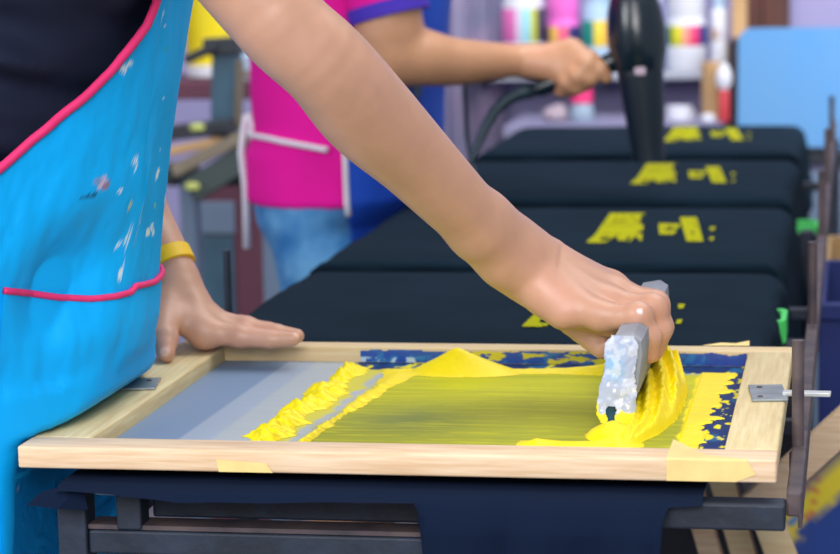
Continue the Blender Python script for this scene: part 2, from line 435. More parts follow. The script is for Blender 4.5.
def shirt(i, x0, y0, label):
    hang = (.012 if i == 0 else .060, .050 if i == 0 else .095, .030, .030)       # left, right, front, back
    r = .024; rR = .020
    u = np.concatenate([np.linspace(-hang[0]-r*.4, 0, 14)[:-1], np.linspace(0, SW, 110), np.linspace(SW, SW+hang[1]+.04, 30)[1:]])
    v = np.concatenate([np.linspace(-.036, 0, 22)[:-1], np.linspace(0, SD, 90), np.linspace(SD, SD+hang[3], 14)[1:]])
    U, V = np.meshgrid(u, v, indexing='ij')
    ox1, dz1 = prof(-U, r); ox2, dz2 = prof(U-SW, rR)
    X = np.where(U < 0, -ox1, np.where(U > SW, SW+ox2, U)); dzx = np.where(U < 0, dz1, np.where(U > SW, dz2, 0))
    rf = .0075; ang = np.clip(-V/rf, 0, 2.1); ext = np.clip(-V-rf*2.1, 0, None)
    oy1, dy1 = np.where(V < 0, rf*np.sin(ang)+ext*math.cos(2.1), V), np.where(V < 0, rf*(1-np.cos(ang))+ext*math.sin(2.1), 0); oy2, dy2 = prof(V-SD, .014)
    Y = np.where(V < 0, -oy1, np.where(V > SD, SD+oy2, V)); dzy = np.where(V < 0, dy1, np.where(V > SD, dy2, 0))
    Z = -np.sqrt(dzx**2+dzy**2)
    rr = sstep(0, .05, U-SW+.05)*.0                                 # right end slumps outward
    X = X+np.where(U > SW, (U-SW)*.16*(0.6+.8*fbm(V*7, i*3.1)), 0)
    X = X-np.where(U < 0, -U*.25, 0)
    # corner of the board is rounded
    edge = np.minimum(np.minimum(U, SW-U), np.minimum(V, SD-V))
    soft = np.clip(edge/.06, 0, 1)
    sd = i*11.3
    Z = Z-.004*(1-soft)**2+.0016*(fbm(U*9+sd, V*14, sd)-.5)+.006*(fbm(U*16, V*16, sd+4)-.5)*(dzx+dzy > .004)
    Z = Z-.0015*np.exp(-((V-SD)/.06)**2)*(V > 0)-.003*np.exp(-(V/.04)**2)*(V > 0)
    Xn = X+.010*(fbm(V*18+sd, Z*20, sd)-.5)*(dzx > .01)
    Yn = Y+.012*(fbm(U*14+sd, Z*18, sd+2)-.5)*(dzy > .01)
    if i == 0: Z = Z-.005*np.exp(-((V-(.02+.35*(U-.03)))/.008)**2)*np.exp(-((U-.05)/.05)**2)
    P = np.stack([Xn, Yn, Z], -1)
    root = empty('black_tshirt', (x0, y0, -.0155), label, 't-shirt', 'black t-shirts laid out in a row along the bench')
    grid_obj('fabric', P, None, MT['black_cloth'], root, thick=.0018)
    # the yellow print, as thin paint on the cloth
    PY = -.062 if i < 3 else -.040
    top = lambda a, b: .0011+.0016*(fbm(a*9+sd, b*14, sd)-.5)
    pv = []; pf = []
    mb = MB()
    for kind, (A, B, D, E_), n in [(0, ((.281, .185), (.344, .18), (.323, .475), (.277, .475)), 64), (1, ((.359, .262), (.377, .262), (.379, .36), (.350, .366)), 26), (2, ((.397, .198), (.417, .198), (.394, .43), (.372, .43)), 36),
                                   (3, ((.419, .30), (.424, .30), (.424, .33), (.417, .33)), 4), (3, ((.423, .21), (.428, .21), (.428, .235), (.423, .235)), 4)]:
        A, B, D, E_ = map(np.array, (A, B, D, E_))
        g = np.linspace(0, 1, n+1); S, T = np.meshgrid(g, g, indexing='ij')
        p = A*((1-S)*(1-T))[..., None]+B*(S*(1-T))[..., None]+D*(S*T)[..., None]+E_*((1-S)*T)[..., None]
        if kind == 0:
            p[..., 0] += -.004*(1-sstep(0, .3, T))*(1-S)
        p[..., 1] += PY; p[..., 0] += .006
        P3 = np.concatenate([p, top(p[..., 0], p[..., 1])[..., None]], -1)
        mid = (g[:-1]+g[1:])/2; Sm, Tm = np.meshgrid(mid, mid, indexing='ij')
        on = print_cells(kind, Sm, Tm) if kind < 3 else np.ones_like(Sm, bool)
        idx = np.arange((n+1)**2).reshape(n+1, n+1)
        q = np.stack([idx[:-1, :-1], idx[1:, :-1], idx[1:, 1:], idx[:-1, 1:]], -1)[on]
        mb.add(P3.reshape(-1, 3), q.tolist())
    mb.build('print', MT['print'], root)
    return root
for i, ((x, y), lab) in enumerate(zip(SH, [
        'black t-shirt on the board directly behind the printing screen, print mostly hidden by the arm',
        'black t-shirt on the second board behind the printing screen, with the largest clear yellow print',
        'black t-shirt with yellow print lying third behind the printing screen, below the hair dryer nozzle',
        'yellow-printed black t-shirt at the far end of the bench, before the light blue sheet'])):
    shirt(i, x, y, lab)

# the shirt being printed: under the screen, its front hanging over the bench
root = empty('black_tshirt', (.28, .2, -.0235), 'black t-shirt under the wooden printing screen, hem hanging over the bench front', 't-shirt', 'black t-shirts laid out in a row along the bench')
u = np.linspace(.035, .500, 140); s = np.concatenate([np.linspace(0, .44, 30), np.linspace(.44, .75, 70)[1:]])
U, S = np.meshgrid(u, s, indexing='ij')
oy, dz = prof(S-.45, .012)
lenx = np.interp(U, [.035, .05, .09, .13, .20, .27, .302, .306, .312, .45, .468, .474, .50], [.004, .004, .006, .009, .008, .006, .006, .05, .24, .24, .08, .006, .004])
dz = np.where(S > .45, np.minimum(dz, lenx*(1)), dz)
hang = np.clip((S-.45)/.2, 0, 1)
foldw = .012*np.sin(U*95+3*fbm(U*12, 1.))*hang+.018*(fbm(U*22, S*5)-.5)*np.clip((S-.45)/.05, 0, 1)
Yp = .445-np.where(S > .45, .45-.445+.445+oy*1.0+.016*np.clip((S-.45)/.03, 0, 1)+foldw, S)+.0
Xp = U+.03*np.clip(S-.5, 0, 1)*np.sin(U*30)
P = np.stack([Xp, Yp, -.0-dz-.001*fbm(U*20, S*20)], -1)
bad = (S > .45) & (dz >= lenx-1e-9)
kq = ~(bad[:-1, :-1] & bad[1:, :-1] & bad[1:, 1:] & bad[:-1, 1:])
lo = P-np.array([.28, .2, 0.0])
grid_obj('fabric', lo, kq, MT['drape'], root, flip=True)
fl = MB(); fl.add([(.02-.28, -.012-.2, -.008), (.052-.28, -.010-.2, .0), (.056-.28, -.012-.2, -.02), (.036-.28, -.02-.2, -.018), (.012-.28, -.018-.2, -.016), (.03-.28, -.004-.2, -.006)], [(0, 1, 3, 4), (1, 2, 3), (0, 5, 1), (0, 4, 5)])
fl.build('sleeve_corner', MT['drape'], root)

# ================================================================== the printing screen
scr = empty('printing_screen', (.275, .223, -.016), 'wooden silk screen frame with paint-smeared mesh lying on the front of the bench', 'screen')
W_, D_, T_ = .55, .446, .0165
def rail(name, quad, m, z0=-T_, z1=0., bev=.0018):
    bm = bmesh.new(); vs = [bm.verts.new((x, y, z)) for z in (z0, z1) for x, y in quad]
    for f in [(3, 2, 1, 0), (4, 5, 6, 7), (0, 1, 5, 4), (1, 2, 6, 5), (2, 3, 7, 6), (3, 0, 4, 7)]: bm.faces.new([vs[i] for i in f])
    bmesh.ops.bevel(bm, geom=bm.edges[:], offset=bev, segments=3, affect='EDGES', profile=.5); bm.verts.index_update()
    mb = MB().add([tuple(v.co) for v in bm.verts], [tuple(v.index for v in f.verts) for f in bm.faces]); bm.free()
    return mb.build(name, m, scr, True, 30)
IX0, IX1, IY0, IY1 = .046, .512, .034, .421
rail('front_rail', [(0, 0), (W_, 0), (W_, IY0), (0, IY0)], MT['wood_front'])
rail('back_rail', [(0, IY1), (W_, IY1), (W_, D_), (0, D_)], MT['wood'])
rail('side_rail', [(0, IY0+.0004), (IX0, IY0+.0004), (IX0, IY1-.0004), (0, IY1-.0004)], MT['woody'])
rail('side_rail', [(IX1, IY0+.0004), (W_, IY0+.0004), (W_, IY1-.0004), (IX1, IY1-.0004)], MT['woody'])
ZM = -.0135
gx = np.arange(IX0-.002, IX1+.0031, .00125); gy = np.arange(IY0-.002, IY1+.003, .002)
GX, GY = np.meshgrid(gx, gy, indexing='ij')
def ragn(y, sc_=60, amp=.010, seed=0.): return amp*(fbm(y*sc_, seed)-.5)*2
col = np.zeros(GX.shape+(3,)); 
def paint(mask, rgb): 
    global col
    m = np.clip(mask, 0, 1)[..., None]; col = col*(1-m)+np.array(lin(rgb))*m
streak = fbm(GX*9, GY*260, 1.5); streak2 = fbm(GX*25, GY*420, 8.)
col[:] = np.array(lin((154, 166, 182)))
skew = (GY-.12)*.03
paint(1-sstep(.094, .098, GX-skew), (122, 142, 168))
paint(sstep(.118, .124, GX-skew), (168, 176, 180))
paint(.5*(streak-.3)*sstep(.10, .15, GX), (196, 204, 200))
# olive film left by the stroke
film = sstep(.184, .200, GX-.08*(GY-.12)-ragn(GY, 40, .006))*(1-sstep(.374, .384, GY+ragn(GX, 50, .003, 3.)))*sstep(.05, .06, GY)
film *= 1-sstep(.478, .484, GX+ragn(GY, 60, .004, 5.))
paint(film*.97, (164, 166, 26))
paint(film*sstep(.15, .36, GY)*.75, (208, 206, 10))
paint(film*sstep(.35, .85, streak)*.45, (126, 132, 44))
paint(film*np.exp(-((GX-.255)/.045)**2-((GY-.18)/.05)**2)*(.35+.8*streak2), (112, 128, 72))
paint(film*sstep(.5, .8, streak2)*.5, (220, 214, 20))
# bright yellow margins
paint(sstep(.471, .474, GX+ragn(GY, 45, .003, 2.))*(1-sstep(.494, .496, GX-.04*(GY-.2)+ragn(GY, 75, .011, 6.)))*(1-sstep(.385, .39, GY))*.95, (240, 226, 6))
paint(sstep(.160, .166, GX+ragn(GY, 70, .006, 11.))*(1-sstep(.180, .186, GX-.06*(GY-.12)+ragn(GY, 60, .008, 12.)))*(1-sstep(.392, .40, GY))*.85, (214, 204, 20))
# dark blue old paint on the right and along the back
bl = sstep(.492, .494, GX-.04*(GY-.2)+ragn(GY, 75, .011, 6.))
bl = np.maximum(bl, sstep(.384, .387, GY+ragn(GX, 60, .003, 4.))*sstep(.166, .17, GX))
bl *= 1-sstep(.516, .52, GX)
paint(bl, (10, 44, 100)); paint(bl*sstep(.55, .7, fbm(GX*70, GY*40, 4.)), (24, 92, 140))
paint(bl*(fbm(GX*120, GY*60, 14.) > .66), (228, 216, 20))
P = np.stack([GX, GY, np.full_like(GX, ZM)+.0], -1)
grid_obj('mesh', P, None, MT['mesh'], scr, col)
# blue and yellow paint dried on the inside of the back rail
bx_ = np.arange(.170, IX1-.0005, .0011); bz = np.linspace(ZM+.0004, -.0008, 22)
BX, BZ = np.meshgrid(bx_, bz, indexing='ij'); tz = (BZ-bz[0])/(bz[-1]-bz[0])
col = np.zeros(BX.shape+(3,)); col[:] = np.array(lin((8, 78, 172)))
paint(sstep(.5, .7, fbm(BX*160, tz*3))*.7, (30, 130, 190)); paint(sstep(.5, .62, fbm(BX*220, tz*1.2, 6.))*(tz < .35)*(BX < .27), (190, 214, 226))
yel = (fbm(BX*75, tz*3.2, 3.) > .56)*(BX > .265)*(BX < .415); paint(yel*.95, (236, 222, 30))
paint(((fbm(BX*60, tz*3, 13.) > .66)*(BX > .32)*(BX < .42))*.8, (222, 150, 60))
paint((BX > .475)*.7, (10, 50, 150))
topl = .93-.18*(fbm(BX*110, 2.)-.35)*(BX > .42)-.10*(fbm(BX*60, 9.) > .62)
keep = (tz < topl); kq = keep[:-1, :-1] & keep[1:, 1:]
grid_obj('dried_paint', np.stack([BX, np.full_like(BX, IY1-.0007), BZ], -1), kq, MT['inkpaint'], scr, col)
# masking tape at the front right corner
mt_ = MB(); zt = .0006
mt_.add([(.474, .0005, zt), (.474, .030, zt), (.4745, .058, zt+.0005), (.500, .012, zt), (.53, .0, zt), (.474, -.0006, -.001), (.53, -.0006, -.001), (.474, -.0006, -.0158), (.522, -.0006, -.0158), (.536, -.0006, -.010)],
        [(0, 3, 1), (1, 3, 2), (0, 4, 3), (5, 7, 8, 9, 6), (0, 5, 6, 4)])
mt_.build('masking_tape', MT['masking'], scr)
mt2 = MB().add([(.152, -.0006, -.0160), (.192, -.0006, -.0160), (.187, -.0006, -.009), (.150, -.0006, -.007)], [(0, 1, 2, 3)])
mt2.build('masking_tape', MT['masking'], scr)
mt3 = MB().add([(.470, .444, .0006), (.512, .4455, .0006), (.512, .452, .004), (.500, .449, .002), (.488, .449, .0025)], [(0, 1, 2, 3, 4)])
mt3.build('masking_tape', MT['masking'], scr)
# hinge plates
hp = MB().obox((.5355, .232, .0012), (.0135, .002, 0), (-.003, .030, 0), (0, 0, .0010), .0004); hp.build('hinge_plate', MT['steel'], scr)
for dx, dy in ((-.007, .018), (-.005, -.02)):
    MB().lathe((.5355+dx, .232+dy, .002), [(.0022, 0), (.0022, .0008), (.001, .0012)], 12).build('screw', MT['rust'], scr)
MB().obox((.566, .2255, .0026), (.0185, -.001, 0), (.0003, .0055, 0), (0, 0, .0015), .0005).build('locating_prong', MT['pinsteel'], scr)
MB().obox((.020, .232, .0012), (.018, .004, 0), (-.004, .022, 0), (0, 0, .0010), .0004).build('hinge_plate', MT['steel'], scr)
MB().lathe((.028, .243, .002), [(.0022, 0), (.0022, .0008), (.001, .0012)], 12).build('screw', MT['rust'], scr)
rebase(scr)

# ================================================================== wet yellow ink on the mesh
SQ0 = at(612, 432, z=ZM); SQX = float(SQ0[0])+.012
gx = np.arange(.140, .512, .00125); gy = np.arange(IY0+.001, IY1-.001, .0016)
GX, GY = np.meshgrid(gx, gy, indexing='ij')
H = np.zeros_like(GX)-.0006
n1 = fbm(GX*45, GY*190, 2.); n2 = fbm(GX*100, GY*330, 5.)
# ragged bead along the left end of the stroke
xl = .162+.03*(GY-.12); w = np.where(GX < xl, .012+ragn(GY, 55, .014, 21.), .017+ragn(GY, 50, .014, 22.))
w = np.maximum(w, .003)
prof_ = np.clip(1-np.abs(GX-xl)/w, 0, 1)**.6
H = np.maximum(H, (prof_*(.0012+.0120*n1*n2*1.9)-.0024)*(1-sstep(.385, .395, GY)))
# second thinner bead towards the film, wider at the back
xl2 = .196+.085*(GY-.12); w2 = np.interp(GY, [.05, .12, .2, .30, .36, .39], [.001, .002, .004, .009, .018, .020])+ragn(GY, 60, .006, 31.)
H = np.maximum(H, np.clip(1-np.abs(GX-xl2)/np.maximum(w2, .002), 0, 1)**.6*(.0012+.0045*n1)*(1-sstep(.375, .385, GY))-.0009)
# the heap at the back
d = np.sqrt(((GX-.264)/(.046+.014*(GX > .264)))**2+((GY-.378)/.024)**2)
H = np.maximum(H, .0205*np.clip(1-d, 0, 1)**1.15*(1+.10*(n1-.5))+.002*np.clip(1-d, 0, 1)-.0004)
# bead along the back edge of the stroke
yb = .382+ragn(GX, 30, .004, 41.); hb = np.interp(GX, [.19, .21, .24, .32, .36, .40, .44, .46], [.0, .0012, .003, .003, .004, .009, .014, .0])
H = np.maximum(H, hb*np.clip(1-np.abs(GY-yb)/(.008+.4*hb), 0, 1)**.7*(.8+.5*n1)-.0004)
# front bead running to the squeegee
yf = .098+ragn(GX, 30, .004, 51.); hf = np.interp(GX, [.355, .37, .385, .41, .43, .45], [0, .005, .003, .0035, .006, 0])
H = np.maximum(H, hf*np.clip(1-np.abs(GY-yf)/.012, 0, 1)**.6-.0003)
# blob beneath the near end of the squeegee
d = np.sqrt(((GX-SQX+.010)/.020)**2+((GY-.132)/.026)**2); H = np.maximum(H, .012*np.clip(1-d, 0, 1)**.6-.0004)
# the rolled wave pushed along in front of the squeegee
xr = np.interp(GY, [.085, .10, .14, .19, .25, .30, .36, .40], [.424, .442, .458, .467, .470, .469, .461, .445])
xL = SQX-.002
tw = (GX-xL)/np.maximum(xr-xL, 1e-4)
inside = np.clip(tw, 0, 1)
ridge = .0045*np.sin(20*tw+6*GY/.1+2.5*n1)*sstep(0, .25, tw)*(1-sstep(.8, 1, tw))
hw = np.interp(GY, [.085, .11, .18, .27, .36, .40, .415], [.0, .008, .015, .024, .026, .012, 0])
wave = hw*np.sqrt(np.clip(1-np.abs(2*inside-.95)**2.6, 0, 1))*(1+0*n1)+ridge*.95*(hw/.022)
wave = np.where((tw >= 0) & (tw <= 1), wave, -.001)
H = np.maximum(H, wave-.0003)
# thin smears on the right margin
sm = (GX > .474)*(GX < .494+.04*(GY-.2)-ragn(GY, 75, .011, 6.))*(GY < .386)
H = np.maximum(H, np.where(sm, .0005+.0012*n1*n2, -.001))
keep = H > 0; kq = keep[:-1, :-1] | keep[1:, :-1] | keep[1:, 1:] | keep[:-1, 1:]
P = np.stack([GX, GY, ZM+.0004+np.maximum(H, -.0002)], -1)
ink = grid_obj('wet_ink', P, kq, MT['ink'])
tag(ink, 'wet bright yellow ink heaped and smeared across the screen mesh', 'ink', kind='stuff')

# ================================================================== squeegee
n0 = at(609, 430, z=ZM); yN = float(n0[1])
sq = empty('squeegee', (n0[0], n0[1]+.09, ZM), 'grey squeegee with paint-crusted end gripped in the front worker\'s hand', 'squeegee')
def sqframe(y, tilt):          # section points (x, z): bar leaning a little towards +x
    pass
xb = float(n0[0]); L_ = .245
sec = [(-.0125, .020), (-.0165, .034), (-.0125, .058), (-.0075, .0655), (.0095, .0675), (.0180, .0640), (.0200, .0560), (.0190, .034), (.0150, .020)]
sec = [(x*.84, z if z < .04 else .04+(z-.04)*1.26) for x, z in sec]
V = []; Fq = []
ys = [0, .003, L_-.003, L_]
for j, y in enumerate(ys):
    k = .93 if j in (0, 3) else 1
    for x, z in sec:
        zz = .044+(z-.044)*k
        V.append((xb+.004+x*k+(zz)*.10, yN+y, ZM+zz))
tip = at(652, 280, Y=yN+L_); kz = (tip[2]-(ZM+.0740))/L_; kx_ = (tip[0]-(xb+.004+.001+.0072))/L_
V = [(x+kx_*(y-yN), y, z+(kz*(y-yN) if z > ZM+.030 else 0)) for x, y, z in V]
n = len(sec)
for j in range(3):
    for i in range(n): Fq.append((j*n+i, j*n+(i+1) % n, (j+1)*n+(i+1) % n, (j+1)*n+i))
Fq.append(tuple(range(n))); Fq.append(tuple(range(3*n, 4*n))[::-1])
MB().add(V, Fq).build('handle', MT['squeegee'], sq, True, 30)
bl_ = MB().obox((xb+.0008+kx_*L_/2, yN+L_/2, ZM+.0125), (.0042, 0, 0), (kx_*(L_/2-.004), L_/2-.004, 0), (0, 0, .0117), .0008); bl_.build('blade', MT['rubber'], sq)
# crust of dried white and blue paint on the near end
ex = np.linspace(-.021, .024, 60); ez = np.linspace(.006, .074, 72); EX, EZ = np.meshgrid(ex, ez, indexing='ij')
hwid = np.interp(EZ, [.006, .012, .02, .034, .046, .058, .067, .072], [.0115, .0150, .0155, .0145, .0118, .0132, .0130, .009])
cxz = .005+EZ*.10
rg = .0012*(fbm(EX*400, EZ*400)-.5)*2
inm = (np.abs(EX-(cxz-.001)) < hwid+rg) & ~((np.abs(EX-.002) < .0030+.0008*np.sin(EZ*500)) & (EZ < .019))
bul = .004+.004*np.sqrt(np.clip(1-(np.abs(EX-cxz)/(hwid+.001))**2, 0, 1))+.0022*fbm(EX*160, EZ*160, 2.)
col = np.zeros(EX.shape+(3,)); col[:] = np.array(lin((170, 180, 208)))
paint(.8*np.exp(-((EX-.0055)/.0075)**4-((EZ-.054)/.014)**4)*sstep(.38, .60, fbm(EX*60, EZ*60, 6.)), (128, 182, 228))
paint(sstep(.52, .62, fbm(EX*140, EZ*130, 9.))*.6, (214, 220, 236)); paint(.8*sstep(.66, .72, fbm(EX*200, EZ*190, 19.))*(EZ < .045), (236, 238, 246))
paint((EZ < .011+.006*fbm(EX*200, 1.))*.95, (240, 226, 10))
paint(((EX < -.008) & (EZ < .020+.004*fbm(EX*300, 2.)))*1., (246, 230, 10))
grid_obj('paint_crust', np.stack([xb+EX, yN-bul+.004, ZM+EZ], -1), inm[:-1, :-1] & inm[1:, 1:], MT['inkpaint'], sq, col)
rebase(sq)
#@@PEOPLE
# ================================================================== front worker
FR = np.array([(-.60, -.03), (-.12, -.016), (-.03, -.012), (-.004, -.008), (.0, -.002), (.004, .014), (.010, .026), (.02, .037), (.044, .044), (.067, .050), (.14, .058), (.20, .067), (.32, .090), (.42, .10), (.48, .085), (.54, .03)])
ZS = np.array([-.62, -.50, -.35, -.20, -.12, -.06, -.03, -.015, -.006, 0, .006, .012, .02, .03, .044, .067, .10, .14, .20, .26, .32, .38, .42, .46, .50, .53])
CY1 = .165
def a1(z): return np.interp(z, [-.6, -.1, .1, .3, .42, .50, .54], [.125, .13, .14, .135, .125, .09, .05])
def b1(z): return np.interp(z, [-.6, -.1, .1, .3, .42, .50, .54], [.17, .185, .180, .185, .19, .15, .07])
def f1(z): return np.interp(z, FR[:, 0], FR[:, 1])
prof1 = np.array([(z, f1(z)-.007-a1(z), CY1, a1(z), b1(z)) for z in ZS])
def skin_col(knuck=(), nails=(), base=(197, 150, 124), seed=0.):
    def fn(V):
        n = fbm(V[:, 0]*22+seed, V[:, 1]*22, V[:, 2]*22)[:, None]; n2 = fbm(V[:, 0]*130, V[:, 1]*130, V[:, 2]*130+seed)[:, None]
        c = np.array(lin(base))*(1+.24*(n-.5)+.08*(n2-.5))
        c = c*(1-.25*sstep(.5, .75, n))+np.array(lin((226, 168, 146)))*.25*sstep(.5, .75, n)
        for p, r in knuck:
            w = np.exp(-(((V-np.array(p))**2).sum(1)/r**2))[:, None]*.3; c = c*(1-w)+np.array(lin((200, 132, 118)))*w
        for p, r, colr in nails:
            w = np.clip((r-np.sqrt(((V-np.array(p))**2).sum(1)))/.0012, 0, 1)[:, None]; c = c*(1-w)+np.array(lin(colr))*w
        return c
    return fn
def lerp(a, b, t): return np.array(a)+(np.array(b)-np.array(a))*t

# --- right arm and the hand round the squeegee
S = SDF((-.09, -.06, .005), (.56, .37, .58), .0019)
AP, AR = pts([(96, -225, .045, 66), (190, -95, .05, 56), (262, 0, .05, 48), (289, 32, .055, 46), (327, 66, .07, 46), (366, 112, .11, 47), (413, 158, .15, 40), (462, 208, .19, 34), (496, 240, .225, 29), (524, 266, .25, 27)])
S.chain(AP, AR, .008)
fw = np.array([-.10, .75, .62]); fw = fw/np.linalg.norm(fw)          # across the palm, little finger -> index
W1 = AP[-1]
mm = at(588, 298, Y=.255)
S.cone(lerp(AP[-3], AP[-2], .6), lerp(W1, mm, .15), .0215, .0195, .022, flat=fw, fs=1.2)
S.cone(lerp(AP[-2], W1, .5), mm, .0190, .0150, .020, flat=fw, fs=1.4)
S.cone(at(578, 314, Y=.252), at(612, 324, Y=.245), .0125, .0110, .010)
S.ell(at(520, 249, Y=0.227), (.011, .009, .009), .012)                 # wrist bone
HF = dict(
    little=[(601, 317, .220, 13), (638, 316, .212, 12.5), (650, 337, .212, 11.5), (649, 354, .215, 10)],
    ring=[(611, 303, .242, 14), (652, 309, .234, 13.5), (659, 331, .233, 12.5), (653, 352, .235, 10.5)],
    middle=[(616, 293, .265, 14.5), (654, 306, .258, 13.5), (661, 327, .256, 12.5), (656, 346, .258, 10.5)],
    index=[(611, 287, .288, 14), (647, 304, .281, 13), (656, 320, .279, 12), (653, 338, .280, 10.5)])
MC = {}
for nme, rows in HF.items():
    P, R = pts(rows); MC[nme] = (P, R)
    base = lerp(W1, P[0], .22)
    S.cone(lerp(base, P[0], .12)+fw*{'little': -.012, 'ring': -.004, 'middle': .004, 'index': .010}[nme], P[0], .0165, R[0]*1.12, .012)
S.cone(W1-fw*.006, MC['little'][0][0]-np.array([.03, 0, -.002]), .0140, .0120, .014)       # heel of the hand
S.cone(W1+fw*.010, at(590, 300, Y=0.267), .017, .013, .014)
for nme in HF:
    P, R = MC[nme]
    for i in range(3): S.cone(P[i], P[i+1], R[i], R[i+1], .0035 if i else .006)
    S.ell(P[0]+np.array([-.001, -.002, .004]), (.009, .008, .0075), .008)               # knuckle
    S.ell(P[1]+np.array([.001, -.001, .0015]), (R[1]*1.08,)*3, .005)
    # tendon
    S.cone(lerp(W1, P[0], .3)+np.array([0, -.004, .0125]), P[0]+np.array([-.008, -.002, .0065]), .0035, .0035, .009)
# thumb on the far left side of the bar, its ball showing under the palm
TP, TR = pts([(548, 292, 0.277, 22), (574, 318, 0.277, 18), (592, 336, 0.267, 14.5), (603, 347, 0.257, 12.5)])
S.chain(TP, TR, .008)
rarm = S.mesh()
rk = [(MC[n][0][1], .012) for n in HF]+[(MC[n][0][0], .012) for n in HF]+[(MC[n][0][3], .012) for n in HF]+[(at(560, 300, Y=0.222), .02)]
spot = at(640, 311, Y=.2005)
rn = [(spot, .0026, (240, 242, 246))]

# --- left hand flat on the far left corner of the screen
S = SDF((-.16, .26, -.012), (.16, .52, .58), .0019)
LP, LR = pts([(20, -215, .42, 52), (50, -60, .47, 44), (85, 60, .50, 42), (112, 140, .475, 34), (143, 212, .445, 26), (164, 252, .425, 23), (172, 274, .418, 22)])
S.chain(LP, LR, .008)
W2 = LP[-1]
ix = [(205, 331, .388, 13.5), (240, 336.5, .386, 11), (270, 339.5, .384, 9.5), (293, 339, .384, 7.5)]
md = [(207, 321, .405, 14), (246, 328, .404, 11), (276, 333.5, .402, 9.5), (297, 336, .401, 7.5)]
rg_ = [(205, 319, .424, 13), (242, 327, .424, 10.5), (268, 331, .424, 9), (286, 333, .424, 7)]
lt = [(198, 320, .440, 12), (228, 326, .442, 9.5), (250, 330, .443, 8), (265, 332, .443, 6.5)]
LF = []
for k_, rows in enumerate((ix, md, rg_, lt)):
    P, R = pts(rows); LF.append((P, R))
    S.cone(lerp(W2, P[0], .12), P[0], .0145, R[0]*1.1, .012)
for P, R in LF:
    for i in range(3): S.cone(P[i], P[i+1], R[i], R[i+1], .003 if i else .007)
    S.ell(P[1], (R[1]*1.06,)*3, .004); S.ell(P[0]+np.array([0, 0, .002]), (R[0]*1.05,)*3, .006)
    S.cone(lerp(W2, P[0], .3)+np.array([.006, -.006, .007]), P[0]+np.array([.0, -.002, .006]), .003, .003, .008)
TP2, TR2 = pts([(172, 292, .405, 18), (166, 318, .378, 15), (165, 338, .350, 12.5), (166, 353, .325, 10)])
TP2[-1] = at(166, 354, z=.0078); TR2[-1] = .0078
S.chain(TP2, TR2, .009); S.ell(TP2[2], (TR2[2]*1.08,)*3, .004)
S.cone(at(186, 322, Y=.385), at(205, 335, Y=.385), .011, .010, .012)                    # web to the index finger
larm = S.mesh()
ntip = TP2[-1]+np.array([0.0008, -.0066, .0034])
ln = [(ntip, .0052, (222, 178, 156)), (LF[0][0][3]+np.array([.004, -.002, .0045]), .0040, (222, 178, 156))]
lk = [(P[1], .01) for P, R in LF]+[(TP2[2], .01), (TP2[-1], .012)]

# --- the rest of the body, under the clothes and above the frame
S = SDF((-.34, -.18, -.89), (.22, .56, .86), .0075)
S.loft(prof1, off=-.035, zr=(-.12, .50))
for sy in (-1, 1):
    hip = (-.13, CY1+sy*.085, -.10); kn = (-.12, CY1+sy*.09, -.46); an = (-.15, CY1+sy*.09, -.82)
    S.chain([hip, kn, an], [.085, .058, .042], .03); S.cone(an, (-.05, CY1+sy*.10, -.85), .04, .03, .02)
    S.ell((-.02, CY1+sy*.150, .455), (.055, .06, .055), .04)
S.cone((-.02, CY1, .48), (.0, CY1, .60), .058, .052, .03)
S.ell((.02, CY1, .70), (.095, .075, .115), .02); S.ell((.05, CY1, .65), (.055, .05, .05), .02)
S.cone((.115, CY1, .70), (.125, CY1, .675), .009, .013, .01)
for sy in (-1, 1): S.ell((.01, CY1+sy*.078, .69), (.018, .009, .03), .006); S.ell((.095, CY1+sy*.03, .712), (.014, .014, .009), .008)
S.cone((.105, CY1-.02, .635), (.105, CY1+.02, .635), .006, .006, .006)
trunk = S.mesh()
p1 = body_obj('person', [rarm, larm, trunk], MT['skin'], None, skin_col(rk+lk, rn+ln))
tag(p1, 'person in turquoise apron and black t-shirt leaning over the screen, pushing a squeegee', 'person')
# black t-shirt
S = SDF((-.36, -.22, -.16), (.24, .56, .60), .0055)
def wr(X, Y, Z): return .016*(1-sstep(.13, .24, Z))+(.3+.7*sstep(.12, .22, Z))*(.034*(fbm(X*8+Z*6, Y*6, Z*16, 3)-.5)+.024*(vnoise(X*16+Z*46, Y*9, Z*14+Y*8)-.5))
S.loft(prof1, off=-.007, zr=(-.12, .50), wr=wr)
S.chain([AP[0]+np.array([-.03, .05, -.01]), AP[0], lerp(AP[0], AP[1], .95)], [.075, .072, .062], .04)
S.chain([LP[0]+np.array([-.03, -.05, 0]), LP[0], lerp(LP[0], LP[1], .8)], [.075, .07, .06], .04)
S.cone((-.02, CY1, .46), (-.005, CY1, .525), .10, .068, .04)
body_obj('tshirt', [S.mesh()], MT['navy_cloth'], p1)
S = SDF((-.36, -.1, -.86), (.12, .46, -.05), .009)
for sy in (-1, 1): S.chain([(-.14, CY1+sy*.08, -.10), (-.13, CY1+sy*.09, -.46), (-.155, CY1+sy*.09, -.80)], [.100, .080, .062], .03)
body_obj('trousers', [S.mesh()], MT['dark_trousers'], p1)
S = SDF((-.14, .0, .56), (.16, .34, .88), .006)
S.ell((.005, CY1, .735), (.102, .084, .092), .01); S.cut(lambda X, Y, Z: (X-.075)+0*Y-(Z-.74)*.6)
body_obj('hair', [S.mesh()], MT['hair'], p1)

